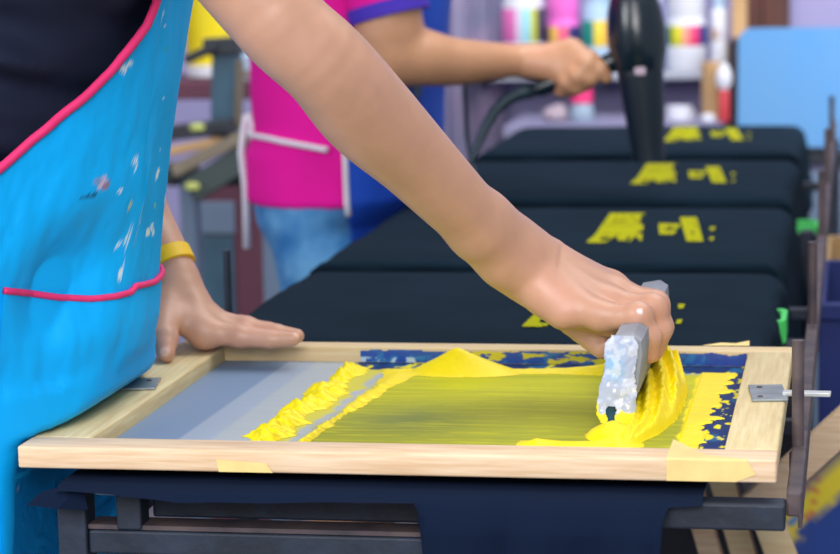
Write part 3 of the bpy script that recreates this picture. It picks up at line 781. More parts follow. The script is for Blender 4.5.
# --- the apron: a sheet wrapped round the front
def apron_pt(th, z, off=0.):
    a = a1(z)+off; b = b1(z)+.009+off; cx = f1(np.maximum(z, .045))-a1(z); ct, st = np.cos(th), np.sin(th)
    flat = np.where(z < .0, 1, 0)
    x = cx+a*ct; y = CY1+b*st
    # soft folds
    fold = .0065*np.sin(th*4.2+z*9+2.2*fbm(th*1.3, z*4))*sstep(-.9, .1, -np.abs(z-.02)+.2)*.5
    w = (fbm(th*2.6+3, z*7.5, 2.)-.5)*.022*sstep(.33, .1, z)+(fbm(th*6, z*16, 5.)-.5)*.006
    # the bulge over the belly, hollow beside it
    g = .008*np.exp(-((th+1.15)/.28)**2-((z-.13)/.09)**2)-.024*np.exp(-((th+.66)/.26)**2-((z-.105-.10*(th+.72))/.045)**2)+.010*np.exp(-((th+.45)/.30)**2-((z-.165)/.04)**2)
    k = (fold+w+g)*(.25+.75*(1-np.exp(-((th-.25)/.38)**2)))
    k = np.maximum(np.where(z < .035, k*.35, k), -.016)
    x = x+k*ct; lim_ = f1(z)+.001; kk = .010                 # the cloth is pressed back by the screen frame
    h_ = np.clip(.5+.5*(lim_-x)/kk, 0, 1); xc = lim_*(1-h_)+x*h_-kk*h_*(1-h_)
    x = np.where(z < .05, xc+(x-xc)*sstep(.035, .05, z), x)
    return np.stack([x, y+k*st, z+0*th], -1)
nt_, nz_ = 300, 420
TH, ZZ = np.meshgrid(np.linspace(-2.0, 2.2, nt_), np.linspace(-.47, .44, nz_), indexing='ij')
AV = apron_pt(TH, ZZ)
idx = np.arange(nt_*nz_).reshape(nt_, nz_); q = np.stack([idx[:-1, :-1], idx[1:, :-1], idx[1:, 1:], idx[:-1, 1:]], -1).reshape(-1, 4)
bvh = BVHTree.FromPolygons(AV.reshape(-1, 3).tolist(), q.tolist())
def hit(u, v):
    d = Fv+Rv*(u-420)/FPX-Uv*(v-277)/FPX; d = d/np.linalg.norm(d)
    p, n_, i, dist = bvh.ray_cast(Vector(CAM), Vector(d)); 
    if p is None: return None
    i0 = q[i][0]; return np.array(p), np.array(n_), TH.reshape(-1)[i0], p.z
edge = [hit(*e) for e in [(157, 1), (147, 25), (130, 48), (110, 72), (87, 95), (60, 117), (33, 140), (10, 160), (1, 168)]]
edge = [e for e in edge if e is not None]
eth = np.array([e[2] for e in edge]); ez_ = np.array([e[3] for e in edge]); o_ = np.argsort(eth); eth, ez_ = eth[o_], ez_[o_]
eth = np.concatenate([[-2.0, eth[0]-.35], eth, [eth[-1]+.06, eth[-1]+.09]]); ez_ = np.concatenate([[ez_[0]-.06, ez_[0]-.035], ez_, [ez_[-1]+.06, .44]])
THC = .16                                           # middle of the apron
def zedge(th): return np.where(th < THC, np.interp(th, eth, ez_), np.interp(2*THC-th, eth, ez_))
ze = zedge(TH)
# pull the rows so that the rim follows the arm hole exactly
ZZ2 = -.47+(ZZ+.47)/.91*(np.minimum(ze, .44)+.47)
AV = apron_pt(TH, ZZ2)
col = np.zeros(AV.shape); col[:] = np.array(lin((0, 176, 252)))
paint(.35*fbm(TH*6, ZZ2*12, 3.), (0, 160, 232))
def splat(u, v, r, rgb, el=1.0, a=1.):
    h_ = hit(u, v)
    if h_ is None: return
    c = h_[0]; dd = AV-c; el = el**.5; rr = np.sqrt((dd[..., 0]**2+.4*dd[..., 1]**2)*el**2+(dd[..., 2]/el)**2)
    rr = rr+.0012*(fbm(AV[..., 0]*400, AV[..., 2]*400, u)-.5)*2
    paint((rr < r)*a, rgb)
wc = (214, 234, 244)
for u, v, r, e in [(163, 14, .0016, 1.4), (160, 20, .0012, 1), (165, 27, .0013, 1), (124, 69, .0030, 1), (130, 63, .0018, 1), (163, 99, .0014, 2), (135, 160, .002, 1), (158, 172, .003, 2), (156, 177, .002, 1.6), (165, 198, .0028, 2.4), (164, 212, .0032, 2.2), (120, 190, .0018, 1),
                   (152, 226, .0034, 1), (148, 232, .0036, 1), (153, 232, .003, 1.2), (139, 225, .0016, 1), (127, 241, .0022, 1), (118, 245, .0018, 2), (120, 275, .0030, 2.2), (121, 271, .002, 1.6), (128, 236, .0014, 1), (77, 357, .0016, 1), (18, 488, .0016, 1), (136, 168, .0015, 1.5), (160, 150, .0012, 1.6)]:
    splat(u, v, r, wc, e)
splat(130, 206, .0024, (204, 206, 90), 1.6); splat(155, 205, .0018, (150, 200, 120), 1.5); splat(166, 50, .0018, (70, 176, 110), 1.3, .7)
splat(102, 183, .0045, (196, 176, 204), 1.1); splat(106, 186, .003, (150, 120, 150), 1); splat(98, 181, .003, (120, 150, 200)); splat(88, 196, .002, (20, 84, 130)); splat(82, 197, .002, (20, 84, 130)); splat(95, 195, .0015, (20, 84, 130))
ap = grid_obj('apron', AV, None, MT['apron'], p1, col, thick=.0012)
th = np.linspace(-1.95, eth[-1], 160); zc = zedge(th)
C1 = apron_pt(th, np.minimum(zc, .44), .001)
MB().tube(C1, .0034, 10).build('binding', MT['pink_trim'], ap, True, 0)
th = 2*THC-th; C2 = apron_pt(th, np.minimum(zedge(th), .44), .001)
MB().tube(C2, .0034, 10).build('binding', MT['pink_trim'], ap, True, 0)
tr = [hit(*e) for e in [(4, 290), (30, 293), (60, 297), (90, 298.5), (114, 296), (129, 292), (135, 285.5), (150, 282.5), (160, 281)]]
tr = [t for t in tr if t is not None]
tth = np.array([t[2] for t in tr]); tz = np.array([t[3] for t in tr])
th = np.linspace(tth[0], tth[-1]+.55, 120); zt_ = np.interp(th, tth, tz)
MB().tube(apron_pt(th, zt_, .0020), .0026, 8).build('pocket_binding', MT['pink_trim'], ap, True, 0)
TP_, SP_ = np.meshgrid(th, np.linspace(0, 1, 60), indexing='ij'); zz = np.interp(TP_, tth, tz)*(1-SP_)+(-.14)*SP_
pcol = np.zeros(TP_.shape+(3,)); pcol[:] = np.array(lin((0, 172, 248)))
PV = apron_pt(TP_, zz, .0022*(1-.3*SP_)); 
pk = grid_obj('pocket', PV, None, MT['apron'], ap, pcol)
# bib strap over the shoulder
MB().tube([apron_pt(np.array(THC-.35), np.array(.43))[()], (-.0, .06, .50), (-.10, .06, .52)], .006, 8).build('neck_strap', MT['pink_trim'], ap, True, 0)
# yellow band at the left wrist
bc = at(168.5, 262, Y=.422); ax_ = LP[-1]-LP[-3]; ax_ = ax_/np.linalg.norm(ax_)
rb = LR[-1]*1.10
band = MB().lathe(bc-ax_*.0, [(rb, -.0072), (rb+.0016, -.0068), (rb+.0016, .0068), (rb, .0072)], 40, ax_); band.build('wristband', MT['band'], p1, True, 40)

# ================================================================== second worker behind, drying a shirt
Y2 = 1.80
c2 = at(352, 140, Y=Y2); s2 = pxm(c2)
def x2(u): return float(at(u, 140, Y=Y2)[0])
prof2 = []
for v, ul, ur in [(420, 318, 402), (330, 298, 398), (285, 288, 396), (250, 270, 394), (218, 252, 400), (192, 247, 434), (150, 249, 444), (127, 258, 446), (100, 256, 447), (60, 256, 450), (0, 252, 456), (-60, 250, 452), (-100, 262, 430), (-130, 290, 410)]:
    z = float(at(352, v, Y=Y2)[2]); xl_, xr_ = x2(ul), x2(ur)-.012
    prof2.append((z, (xl_+xr_)/2, Y2, (xr_-xl_)/2, .155))
prof2 = np.array(prof2); prof2[-1, 4] = .08; prof2[-2, 4] = .14
zsh = prof2[-1, 0]
S = SDF((x2(200), Y2-.28, .05), (at(640, 60, Y=1.7)[0], Y2+.12, .42), .003)
AP2, AR2 = pts([(366, -95, Y2-.14, 40), (380, -20, Y2-.155, 38), (388, 22, Y2-.165, 35), (394, 52, Y2-.16, 33)])
S.chain(AP2, AR2, .007)
FP2, FR2 = pts([(394, 54, Y2-.16, 33), (420, 57, Y2-.15, 29), (445, 61, Y2-.13, 25), (475, 62, Y2-.10, 21.5), (503, 61, Y2-.07, 17.5), (524, 61, Y2-.05, 16)])
S.chain(FP2, FR2, .007)
W3 = FP2[-1]
G = dict(index=[(571, 50, Y2-.055, 11), (590, 60, Y2-.075, 9.5), (600, 70, Y2-.080, 8.5), (606, 77, Y2-.078, 7)],
         middle=[(572, 58, Y2-.062, 11), (586, 66, Y2-.085, 9.5), (590, 78, Y2-.085, 8.5), (584, 85, Y2-.07, 7.5)],
         ring=[(568, 66, Y2-.066, 10.5), (577, 76, Y2-.088, 9.5), (577, 86, Y2-.08, 8.5), (572, 90, Y2-.065, 7.5)],
         little=[(561, 73, Y2-.066, 10), (567, 82, Y2-.082, 8.5), (564, 89, Y2-.07, 7.5), (560, 91, Y2-.06, 7)])
for nme, rows in G.items():
    P, R = pts(rows)
    S.cone(lerp(W3, P[0], .1), P[0], .016, R[0]*1.1, .014)
    for i in range(3): S.cone(P[i], P[i+1], R[i], R[i+1], .004 if i else .007)
P, R = pts([(535, 66, Y2-.04, 14), (556, 58, Y2-.015, 11), (575, 62, Y2-.008, 9), (588, 66, Y2-.012, 8)]); S.chain(P, R, .008)
arm2 = S.mesh()
S = SDF((x2(150), Y2-.34, -.89), (x2(520), Y2+.34, zsh+.36), .0085)
S.loft(prof2, off=-.014, zr=(-.16, zsh))
hx = float(prof2[2, 1])
for sy in (-1, 1):
    S.chain([(hx, Y2+sy*.075, -.13), (hx+.01, Y2+sy*.08, -.47), (hx-.01, Y2+sy*.08, -.82)], [.062, .050, .038], .03); S.cone((hx-.01, Y2+sy*.08, -.84), (hx+.11, Y2+sy*.09, -.855), .036, .028, .02)
S.chain([AP2[0]*np.array([1, 0, 1])+np.array([0, Y2+.14, 0]), (x2(352), Y2+.21, .16), (x2(356), Y2+.23, -.02), (x2(362), Y2+.22, -.09)], [.05, .042, .030, .026], .02)
hc = np.array((float(prof2[-1, 1])+.02, Y2, zsh+.17))
S.cone((prof2[-1, 1], Y2, zsh-.02), hc-np.array((.01, 0, .05)), .05, .045, .03)
S.ell(hc, (.09, .07, .11), .02); S.ell(hc+np.array((.03, 0, -.05)), (.05, .045, .045), .02); S.cone(hc+np.array((.09, 0, 0)), hc+np.array((.102, 0, -.025)), .008, .012, .01)
for sy in (-1, 1): S.ell(hc+np.array((-.01, sy*.072, -.01)), (.016, .008, .028), .006); S.ell(hc+np.array((.078, sy*.028, .012)), (.012, .012, .008), .008)
S.cone(hc+np.array((.083, -.018, -.065)), hc+np.array((.083, .018, -.065)), .006, .006, .006)
trunk2 = S.mesh()
p2 = body_obj('person', [arm2, trunk2], MT['skin'], None, skin_col((), (), (200, 148, 112), 9.))
tag(p2, 'person in magenta t-shirt, royal blue apron and denim shorts holding a hair dryer', 'person')
def wr2(X, Y, Z): return .006*(fbm(X*8, Y*6, Z*11, 3)-.5)
hem = float(at(300, 210, Y=Y2-.15)[2])
S = SDF((x2(190), Y2-.32, hem-.03), (x2(520), Y2+.32, zsh+.05), .005)
S.loft(prof2, off=.0, zr=(hem, zsh), wr=wr2)
S.chain([AP2[0]*np.array([1, 0, 1])+np.array([0, Y2+.10, 0]), AP2[0]*np.array([1, 0, 1])+np.array([0, Y2+.15, .0]), (x2(356), Y2+.205, .20)], [.058, .062, .058], .03)
tee = S.mesh()
ca = at(388, 9, Y=Y2-.163); cdir = np.array((.24, -.06, -.97)); cdir /= np.linalg.norm(cdir); rc = 39*pxm(ca)
S = SDF((x2(250), Y2-.32, .18), (x2(480), Y2+.05, zsh+.09), .004)
S.chain([AP2[0]+np.array([-.02, .05, 0]), AP2[0], ca, ca+cdir*.05], [.058, .060, rc*1.02, rc*1.02], .02)
S.cut(lambda X, Y, Z: (X-ca[0])*cdir[0]+(Y-ca[1])*cdir[1]+(Z-ca[2])*cdir[2])
body_obj('tshirt', [tee, S.mesh()], MT['pink'], p2)
# purple cuff
MB().lathe(ca, [(rc*.93, -.009), (rc*1.07, -.009), (rc*1.07, .011), (rc*.93, .011)], 40, cdir).build('sleeve_cuff', MT['purple'], p2, True, 40)
# shorts
S = SDF((x2(150), Y2-.32, -.32), (x2(520), Y2+.32, .06), .006)
hp_ = np.array([(r_[0], r_[1]-.0, r_[2], r_[3]-.010, r_[4]-.004) for r_ in prof2])
S.loft(hp_, off=.0, zr=(-.13, hem+.02), wr=wr2)
for sy in (-1, 1): S.chain([(hx, Y2+sy*.078, -.12), (hx+.012, Y2+sy*.08, -.28)], [.074, .072], .02)
sh_ = body_obj('shorts', [S.mesh()], MT['denim'], p2)
S = SDF((hx-.16, Y2-.1, zsh+.02), (hx+.22, Y2+.1, zsh+.36), .007)
S.ell(hc+np.array((-.012, 0, .03)), (.10, .08, .095), .01); S.ell(hc+np.array((-.075, 0, -.04)), (.05, .065, .09), .03); S.cut(lambda X, Y, Z: (X-hc[0]-.06)-(Z-hc[2])*.5+0*Y)
body_obj('hair', [S.mesh()], MT['hair'], p2)
# royal blue apron over the front half, with white edges and strings
def ap2(th, z, off=.006):
    cx, a, b = (np.interp(z, prof2[::-1, 0] if prof2[0, 0] > prof2[-1, 0] else prof2[:, 0], (prof2[::-1, i] if prof2[0, 0] > prof2[-1, 0] else prof2[:, i])) for i in (1, 3, 4))
    k = .008*(fbm(th*3, z*9, 7.)-.5)
    return np.stack([cx+(a+off+k)*np.cos(th), Y2+(b+off+k)*np.sin(th), z+0*th], -1)
thl = -1.32
TH2, Z2 = np.meshgrid(np.linspace(thl, -thl, 120), np.linspace(-.30, float(at(352, -30, Y=Y2)[2]), 120), indexing='ij')
lim = np.interp(Z2, [.0, float(at(352, 130, Y=Y2)[2]), float(at(352, 60, Y=Y2)[2]), float(at(352, -40, Y=Y2)[2])], [1.0, 1.0, .55, .44])
def pcol2(z, i): return np.interp(z, prof2[:, 0], prof2[:, i])
Xe = pcol2(.05, 1)+(pcol2(.05, 3)+.006)*math.cos(1.32)
thx = np.arccos(np.clip((Xe-pcol2(Z2, 1))/(pcol2(Z2, 3)+.006), -.9, .95))/1.32
A2 = ap2(TH2*np.where(Z2 < .065, thx, lim), Z2)
ba = grid_obj('apron', A2, None, MT['blue'], p2, thick=.0015)
hk = int(np.searchsorted(Z2[0], hem-.01)); MB().tube(A2[0][hk:], .0042, 8).build('edge_tape', MT['white'], ba, True, 0); MB().tube(A2[-1][hk:], .0042, 8).build('edge_tape', MT['white'], ba, True, 0)
zw = float(at(300, 142, Y=Y2-.15)[2]); tt = np.linspace(-1.5, -PI+.05, 40)
wl = ap2(tt, zw+.010*(tt+2.3)*-1.2+.004*np.cos(tt*3), .006); MB().tube(wl, .0042, 8).build('waist_string', MT['white'], ba, True, 0)
kn = ap2(np.array(-2.85), np.array(zw+.012), .010); kx = np.array(kn)
MB().obox(kx+np.array((.006, 0, .0)), (.007, 0, .003), (0, .004, 0), (-.006, 0, .020), .002).build('string_knot', MT['white'], ba, True)
tl = at(247, 248, Y=float(kx[1])-.01)
MB().tube([kx+np.array((-.002, -.006, .01)), kx+np.array((-.007, -.010, -.035)), np.array([tl[0]+.001, kx[1]-.012, (kx[2]+tl[2])/2]), tl], [.004, .0055, .0055, .006], 8).build('string_tail', MT['white'], ba, True, 0)

# small pale mark of a paint spill on the apron front
mk = ap2(np.array([-.62, -.62, -.60, -.58]), np.array([.19, .165, .14, .125]), .0085); MB().tube(mk, [.003, .006, .008, .003], 8).build('paint_spill', MT['greyblue'], ba, True, 0)

# ================================================================== hair dryer
YD = Y2-.07
hd = empty('hair_dryer', at(648, 160, Y=YD), 'black hair dryer pointing straight down in the hand of the magenta-shirted worker', 'hair dryer')
t0, t1 = at(631, -24, Y=YD), at(649, 160, Y=YD)
ax_ = (t1-t0)/np.linalg.norm(t1-t0); Lh = np.linalg.norm(t1-t0); m_ = pxm(t0)
def dy(v): return (v+22)/182*Lh
MB().lathe(t0, [(.006*1, 0), (12*m_, dy(-21)), (18*m_, dy(-14)), (23*m_, dy(-3)), (27.5*m_, dy(12)), (29.5*m_, dy(28)), (30*m_, dy(42)), (28.5*m_, dy(55)), (25.5*m_, dy(65)), (24*m_, dy(70))], 40, ax_).build('housing', MT['dryer'], hd, True, 50)
MB().lathe(t0, [(22.4*m_, dy(66)), (23.4*m_, dy(68)), (23.0*m_, dy(76)), (22.0*m_, dy(92)), (19.6*m_, dy(120)), (17*m_, dy(148)), (16.6*m_, dy(160)), (15.6*m_, dy(160)), (15.6*m_, dy(154))], 40, ax_).build('nozzle', MT['dryer2'], hd, True, 50)
MB().obox(at(640, 71, Y=YD-.034), (.0075, 0, 0), (0, .0012, 0), (0, 0, .0055), .001).build('badge', MT['logo'], hd)
h0, h1 = at(618, 60, Y=YD), at(532, 91, Y=YD+.012)
hdl = MB().tube([h0, lerp(h0, h1, .15), lerp(h0, h1, .5), lerp(h0, h1, .9), h1], [.016, .0135, .0125, .012, .008], 18); hdl.build('handle', MT['dryer'], hd, True, 40)
cp = [h1, at(520, 93, Y=YD+.01), at(506, 100, Y=YD+.01), at(494, 112, Y=YD), at(485, 128, Y=YD-.01), at(478, 145, Y=YD-.02), at(470, 163, Y=YD-.03), at(466, 185, Y=YD-.03)]
MB().tube(cp, [.0105, .0100, .0088, .008, .0072, .0058, .0042, .0034], 12).build('cord', MT['cord'], hd, True, 0)
MB().tube([cp[-1], at(470, 192, Y=YD+.02), at(475, 180, Y=YD+.08), at(471, 160, Y=YD+.12), at(467, 135, Y=YD+.13), at(466, 110, Y=YD+.12), at(464, 80, Y=YD+.10), at(452, 66, Y=YD+.10), at(440, 70, Y=YD+.10)], .0034, 12).build('cord', MT['cord'], hd, True, 0)
rebase(hd)
#@@BACK
# ================================================================== shelf and bottles at the back wall
YS = 4.12
def rect(u0, v0, u1, v1, Y):
    a, b = at((u0+u1)/2, v0, Y=Y), at((u0+u1)/2, v1, Y=Y); l, r = at(u0, (v0+v1)/2, Y=Y), at(u1, (v0+v1)/2, Y=Y)
    return l[0], r[0], b[2], a[2]
sx0, sx1, sz0, sz1 = rect(455, 74, 733, 80, YS-.10)
shf = empty('bottle_shelf', ((sx0+sx1)/2, YS, sz0), 'pale grey shelf on the back wall carrying the ink bottles', 'shelf')
MB().box(sx0, sx1, YS-.11, 4.258, sz1-.014, sz1, .003).build('board', MT['shelf'], shf)
for x in (sx0+.03, (sx0+sx1)/2, sx1-.03): MB().add([(x-.008, 4.258, sz1-.014), (x+.008, 4.258, sz1-.014), (x+.008, YS-.08, sz1-.014), (x-.008, YS-.08, sz1-.014), (x-.008, 4.258, sz1-.06), (x+.008, 4.258, sz1-.06)], [(0, 1, 2, 3), (0, 3, 4), (1, 5, 2), (3, 2, 5, 4), (0, 4, 5, 1)]).build('bracket', MT['shelf'], shf)
rebase(shf)
def stripes(name, cols):        # blocky printed label running round the bottle
    m = bpy.data.materials.new(name); m.use_nodes = True; nt = m.node_tree; b = nt.nodes['Principled BSDF']; b.inputs['Roughness'].default_value = .5
    tc = nt.nodes.new('ShaderNodeTexCoord'); sp = nt.nodes.new('ShaderNodeSeparateXYZ'); r = nt.nodes.new('ShaderNodeValToRGB')
    r.color_ramp.interpolation = 'CONSTANT'; els = r.color_ramp.elements
    nt.links.new(tc.outputs['Generated'], sp.inputs[0]); nt.links.new(sp.outputs['X'], r.inputs['Fac']); nt.links.new(r.outputs[0], b.inputs['Base Color'])
    for i, (p, c) in enumerate(cols):
        e = els[i] if i < 2 else els.new(p)
        e.position = p; e.color = (*lin(c), 1)
    return m
def bottle(u0, u1, vlid, vsh, vl0, vl1, body, lid, label_m, label, name='ink_bottle', cat='bottle', Y=YS, zb=None, neck=.72):
    zb = sz1 if zb is None else zb
    c = at((u0+u1)/2, 60, Y=Y); px = pxm(c); r = (u1-u0)/2*px
    zt = lambda v: float(at((u0+u1)/2, v, Y=Y)[2])
    root = empty(name, (c[0], Y, zb), label, cat, 'ink bottles on the back shelf')
    hs = zt(vsh)-zb
    MB().lathe((0, 0, 0), [(r*.9, 0), (r, .006), (r, hs-.01), (r*.93, hs), (r*neck, hs+.006)], 28).build('body', body, root, True, 40)
    hl = zt(vlid)-zb
    MB().lathe((0, 0, 0), [(r*neck*1.03, hs+.002), (r*neck*1.08, hs+.005), (r*neck*1.08, hl-.003), (r*neck, hl)], 28).build('lid', lid, root, True, 40)
    if label_m is not None:
        MB().lathe((0, 0, 0), [(r*1.005, zt(vl1)-zb), (r*1.02, zt(vl1)-zb+.001), (r*1.02, zt(vl0)-zb-.001), (r*1.005, zt(vl0)-zb)], 32).build('paper_label', label_m, root, True, 40)
    return root
bottle(503, 545, -22, -2, 8, 42, MT['offwhite'], MT['offwhite'], stripes('label_a', [(0, (236, 120, 190)), (.38, (214, 206, 226)), (.52, (150, 214, 224)), (.72, (190, 200, 60)), (.86, (70, 60, 90))]), 'white ink bottle with pink and teal label, nearest the mauve curtain', neck=.8)
bottle(547, 580, -8, 19, 26, 46, MT['hotpink'], MT['hotpink'], stripes('label_b', [(0, (80, 60, 70)), (.14, (240, 190, 90)), (.4, (240, 90, 130)), (.7, (40, 40, 110))]), 'hot pink bottle above the hand holding the hair dryer', neck=.9)
bottle(582, 612, -16, 5, 20, 46, MT['paleblue'], MT['paleblue'], stripes('label_c', [(0, (30, 150, 130)), (.3, (20, 130, 130)), (.45, (236, 210, 60)), (.75, (240, 180, 70))]), 'pale blue bottle with teal and yellow label beside the hair dryer', neck=.85)
bottle(667, 706, -14, 18, 25, 45, MT['offwhite'], MT['offwhite'], stripes('label_d', [(0, (40, 110, 60)), (.16, (220, 214, 40)), (.42, (240, 150, 130)), (.62, (226, 50, 110)), (.84, (30, 50, 130))]), 'white jar with a rainbow label just right of the hair dryer', neck=.86)
bottle(711, 728, -8, 10, 28, 40, MT['offwhite'], MT['paleblue'], stripes('label_e', [(0, (196, 170, 150)), (.5, (206, 206, 220))]), 'narrow off-white bottle at the right end of the shelf', neck=.6)
bottle(640, 664, -14, 10, 30, 48, MT['paleblue'], MT['offwhite'], None, 'plain pale blue bottle mostly hidden behind the hair dryer', neck=.7)
# grey-mauve curtain left of the shelf
cx0, cx1, cz0, cz1 = rect(446, -40, 501, 118, 4.2)
xs = np.linspace(cx0, cx1, 60); zs = np.linspace(FLOOR+.08, .62, 8); CX, CZ = np.meshgrid(xs, zs, indexing='ij')
cu = grid_obj('curtain', np.stack([CX, 4.21+.014*np.sin(CX*75)+.006*np.sin(CX*190), CZ], -1), None, mat('mauve_curtain', (146, 146, 176), .9, rgb2=(176, 158, 188), scale=9))
tag(cu, 'grey mauve curtain hanging on the back wall left of the bottle shelf', 'curtain')
# low counter beneath the shelf
qx0, qx1, qz0, qz1 = rect(505, 122, 722, 128, 3.75)
ct = empty('counter', ((qx0+qx1)/2, 4.0, FLOOR), 'grey-mauve counter standing along the back wall under the bottle shelf', 'counter')
MB().box(qx0, qx1, 3.72, 4.155, qz0-.02, qz0+.008, .003).build('top', MT['wall2'], ct)
MB().box(qx0+.02, qx1-.02, 3.76, 4.15, FLOOR, qz0-.021).build('cabinet', MT['wall2'], ct)
rebase(ct); zc = qz0+.008
# spray bottle with pink cap, mug, brushes
sb = empty('spray_bottle', (at(582, 110, Y=3.85)[0], 3.85, zc), 'cloudy plastic bottle with a hot pink cap below the hand with the hair dryer', 'bottle')
px = pxm(at(582, 110, Y=3.85)); zz_ = lambda v, u=582, Y=3.85: float(at(u, v, Y=Y)[2])-zc
MB().lathe((0, 0, 0), [(11*px, 0), (12*px, .004), (12*px, zz_(108)), (9*px, zz_(103)), (8*px, zz_(101))], 24).build('body', MT['clear'], sb, True, 40)
MB().lathe((0, 0, 0), [(9.5*px, zz_(103)), (11*px, zz_(102)), (10.5*px, zz_(90)), (6*px, zz_(86))], 24).build('cap', MT['redpink'], sb, True, 40)
tb = empty('cloth_bundle', (at(556, 116, Y=3.85)[0], 3.85, zc), 'pale beige rag bundle on the counter left of the pink-capped bottle', 'rag')
r_ = 12*px; S = SDF((-.05, -.05, -.001), (.05, .05, .06), .003); S.ell((0, 0, .012), (r_, .03, .016), .01); S.ell((.008, .004, .026), (r_*.6, .02, .014), .01); S.ell((-.012, 0, .02), (r_*.6, .02, .012), .01); S.cut(lambda X, Y, Z: -Z+.0005+0*X+0*Y)
body_obj('fabric', [S.mesh()], mat('beige_cloth', (176, 160, 170), .9), tb)
mg = empty('mug', (at(679, 114, Y=3.85)[0], 3.85, zc), 'white mug on the counter right of the hair dryer nozzle', 'mug')
MB().lathe((0, 0, 0), [(11*px, 0), (12.5*px, .003), (13*px, zz_(106, 679)), (12*px, zz_(106, 679)), (11.5*px, .006), (.001, .006)], 28).build('body', MT['offwhite'], mg, True, 40)
MB().tube([(12.5*px+.006*math.sin(t), 0, zz_(115, 679)+.010*math.cos(t)) for t in np.linspace(.2, PI-.2, 9)], .0025, 8).build('handle', MT['offwhite'], mg, True, 0)
tn = empty('brush_pot', (at(712, 96, Y=3.85)[0], 3.85, zc), 'tall tan pot of brushes at the right end of the counter', 'brush pot')
MB().lathe((0, 0, 0), [(10*px, 0), (10.5*px, .003), (10.5*px, zz_(62, 712)), (9.5*px, zz_(62, 712)), (9.5*px, zz_(66, 712)), (.001, zz_(66, 712))], 24).build('pot', MT['tan'], tn, True, 40)
cl = empty('lotion_bottle', (at(724, 96, Y=3.80)[0], 3.80, zc), 'red squeeze bottle with a white pear-shaped top in front of the tan pot', 'bottle')
zz2 = lambda v: float(at(724, v, Y=3.80)[2])-zc
MB().lathe((0, 0, 0), [(5*px, 0), (5.5*px, .003), (5.5*px, zz2(92)), (4*px, zz2(88))], 20).build('body', MT['red'], cl, True, 40)
MB().lathe((0, 0, 0), [(4*px, zz2(90)), (7.5*px, zz2(84)), (8*px, zz2(76)), (5.5*px, zz2(68)), (2*px, zz2(63))], 20).build('cap', MT['offwhite'], cl, True, 40)
bl2 = empty('pump_bottle', (at(708, 118, Y=3.78)[0], 3.78, zc), 'small white round pot on the counter in front of the tan brush pot', 'pot')
MB().lathe((0, 0, 0), [(5*px, 0), (7*px, .006), (7*px, .014), (5*px, .019), (.001, .021)], 20).build('body', MT['offwhite'], bl2, True, 60); bl2.name = 'round_pot'
# post, dark cabinet and door behind the blue panel
x0, x1, z0, z1 = rect(732, -40, 747, 60, 4.1); o = MB().box(x0, x1, 4.08, 4.14, FLOOR, 1.6, .004).build('wooden_post', MT['tan']); tag(o, 'tan wooden post rising behind the left edge of the light blue sheet', 'post')
x0, x1, z0, z1 = rect(729, 40, 756, 128, 3.9); 
dc = empty('cabinet', ((x0+x1)/2, 3.95, FLOOR), 'dark narrow cabinet beside the light blue sheet', 'cabinet')
MB().box(x0, x1+.10, 3.86, 4.02, FLOOR, z1, .004).build('case', mat('dark_cabinet', (34, 28, 38), .6), dc); MB().box(x0+.01, x1+.09, 3.852, 3.859, FLOOR+.05, z1-.02, .002).build('door', mat('dark_cabinet_door', (44, 36, 46), .6), dc); rebase(dc)
x0, x1, z0, z1 = rect(748, -60, 791, 60, 4.36)
dr = MB().box(x0, x1, 4.222, 4.258, FLOOR, FLOOR+2.02, .003).build('door_1', MT['brown']); struct(dr)
xm = (x0+x1)/2
MB().box(xm-.012, xm+.012, 4.214, 4.222, FLOOR+.1, FLOOR+1.95, .002).build('door_stile', MT['brown'], dr)
# the light blue sheet
P0, P1 = at(742, 150, Y=3.35), at(738, 30, Y=3.45)
zc2 = float(at(830, 150, Y=3.33)[2]); w_, h_ = .46, P1[2]+.006-zc2
rr_ = .026; vs = [(0, 0), (w_, 0)]+[(w_-rr_+rr_*math.cos(a), h_-rr_+rr_*math.sin(a)) for a in np.linspace(0, PI/2, 7)]+[(rr_+rr_*math.cos(a), h_-rr_+rr_*math.sin(a)) for a in np.linspace(PI/2, PI, 7)]
n_ = len(vs); V = [(P1[0]+.004+x, 3.33+.06*y/h_, zc2+y) for x, y in vs]+[(P1[0]+.004+x, 3.345+.06*y/h_, zc2+y) for x, y in vs]
lb = MB().add(V, [tuple(range(n_)), tuple(range(n_, 2*n_))[::-1]]+[(i, n_+i, n_+(i+1) % n_, (i+1) % n_) for i in range(n_)]).build('plastic_sheet', MT['lblue'])
tag(lb, 'light blue plastic sheet with rounded corners standing on a low cabinet beyond the bench', 'sheet')

lc = empty('low_cabinet', (P1[0]+.25, 3.42, FLOOR), 'grey lavender low cabinet carrying the light blue sheet beyond the bench', 'cabinet')
MB().box(P1[0]-.02, P1[0]+.52, 3.27, 3.56, zc2-.022, zc2-.0005, .002).build('top', MT['dark_steel'], lc)
MB().box(P1[0]-.01, P1[0]+.51, 3.285, 3.55, FLOOR, zc2-.0225, .002).build('case', MT['wall2'], lc)
for k in (0, 1): MB().box(P1[0]+.0+k*.255, P1[0]+.245+k*.255, 3.272, 3.2845, FLOOR+.06, zc2-.04, .002).build('door', MT['greyblue'], lc)
rebase(lc)

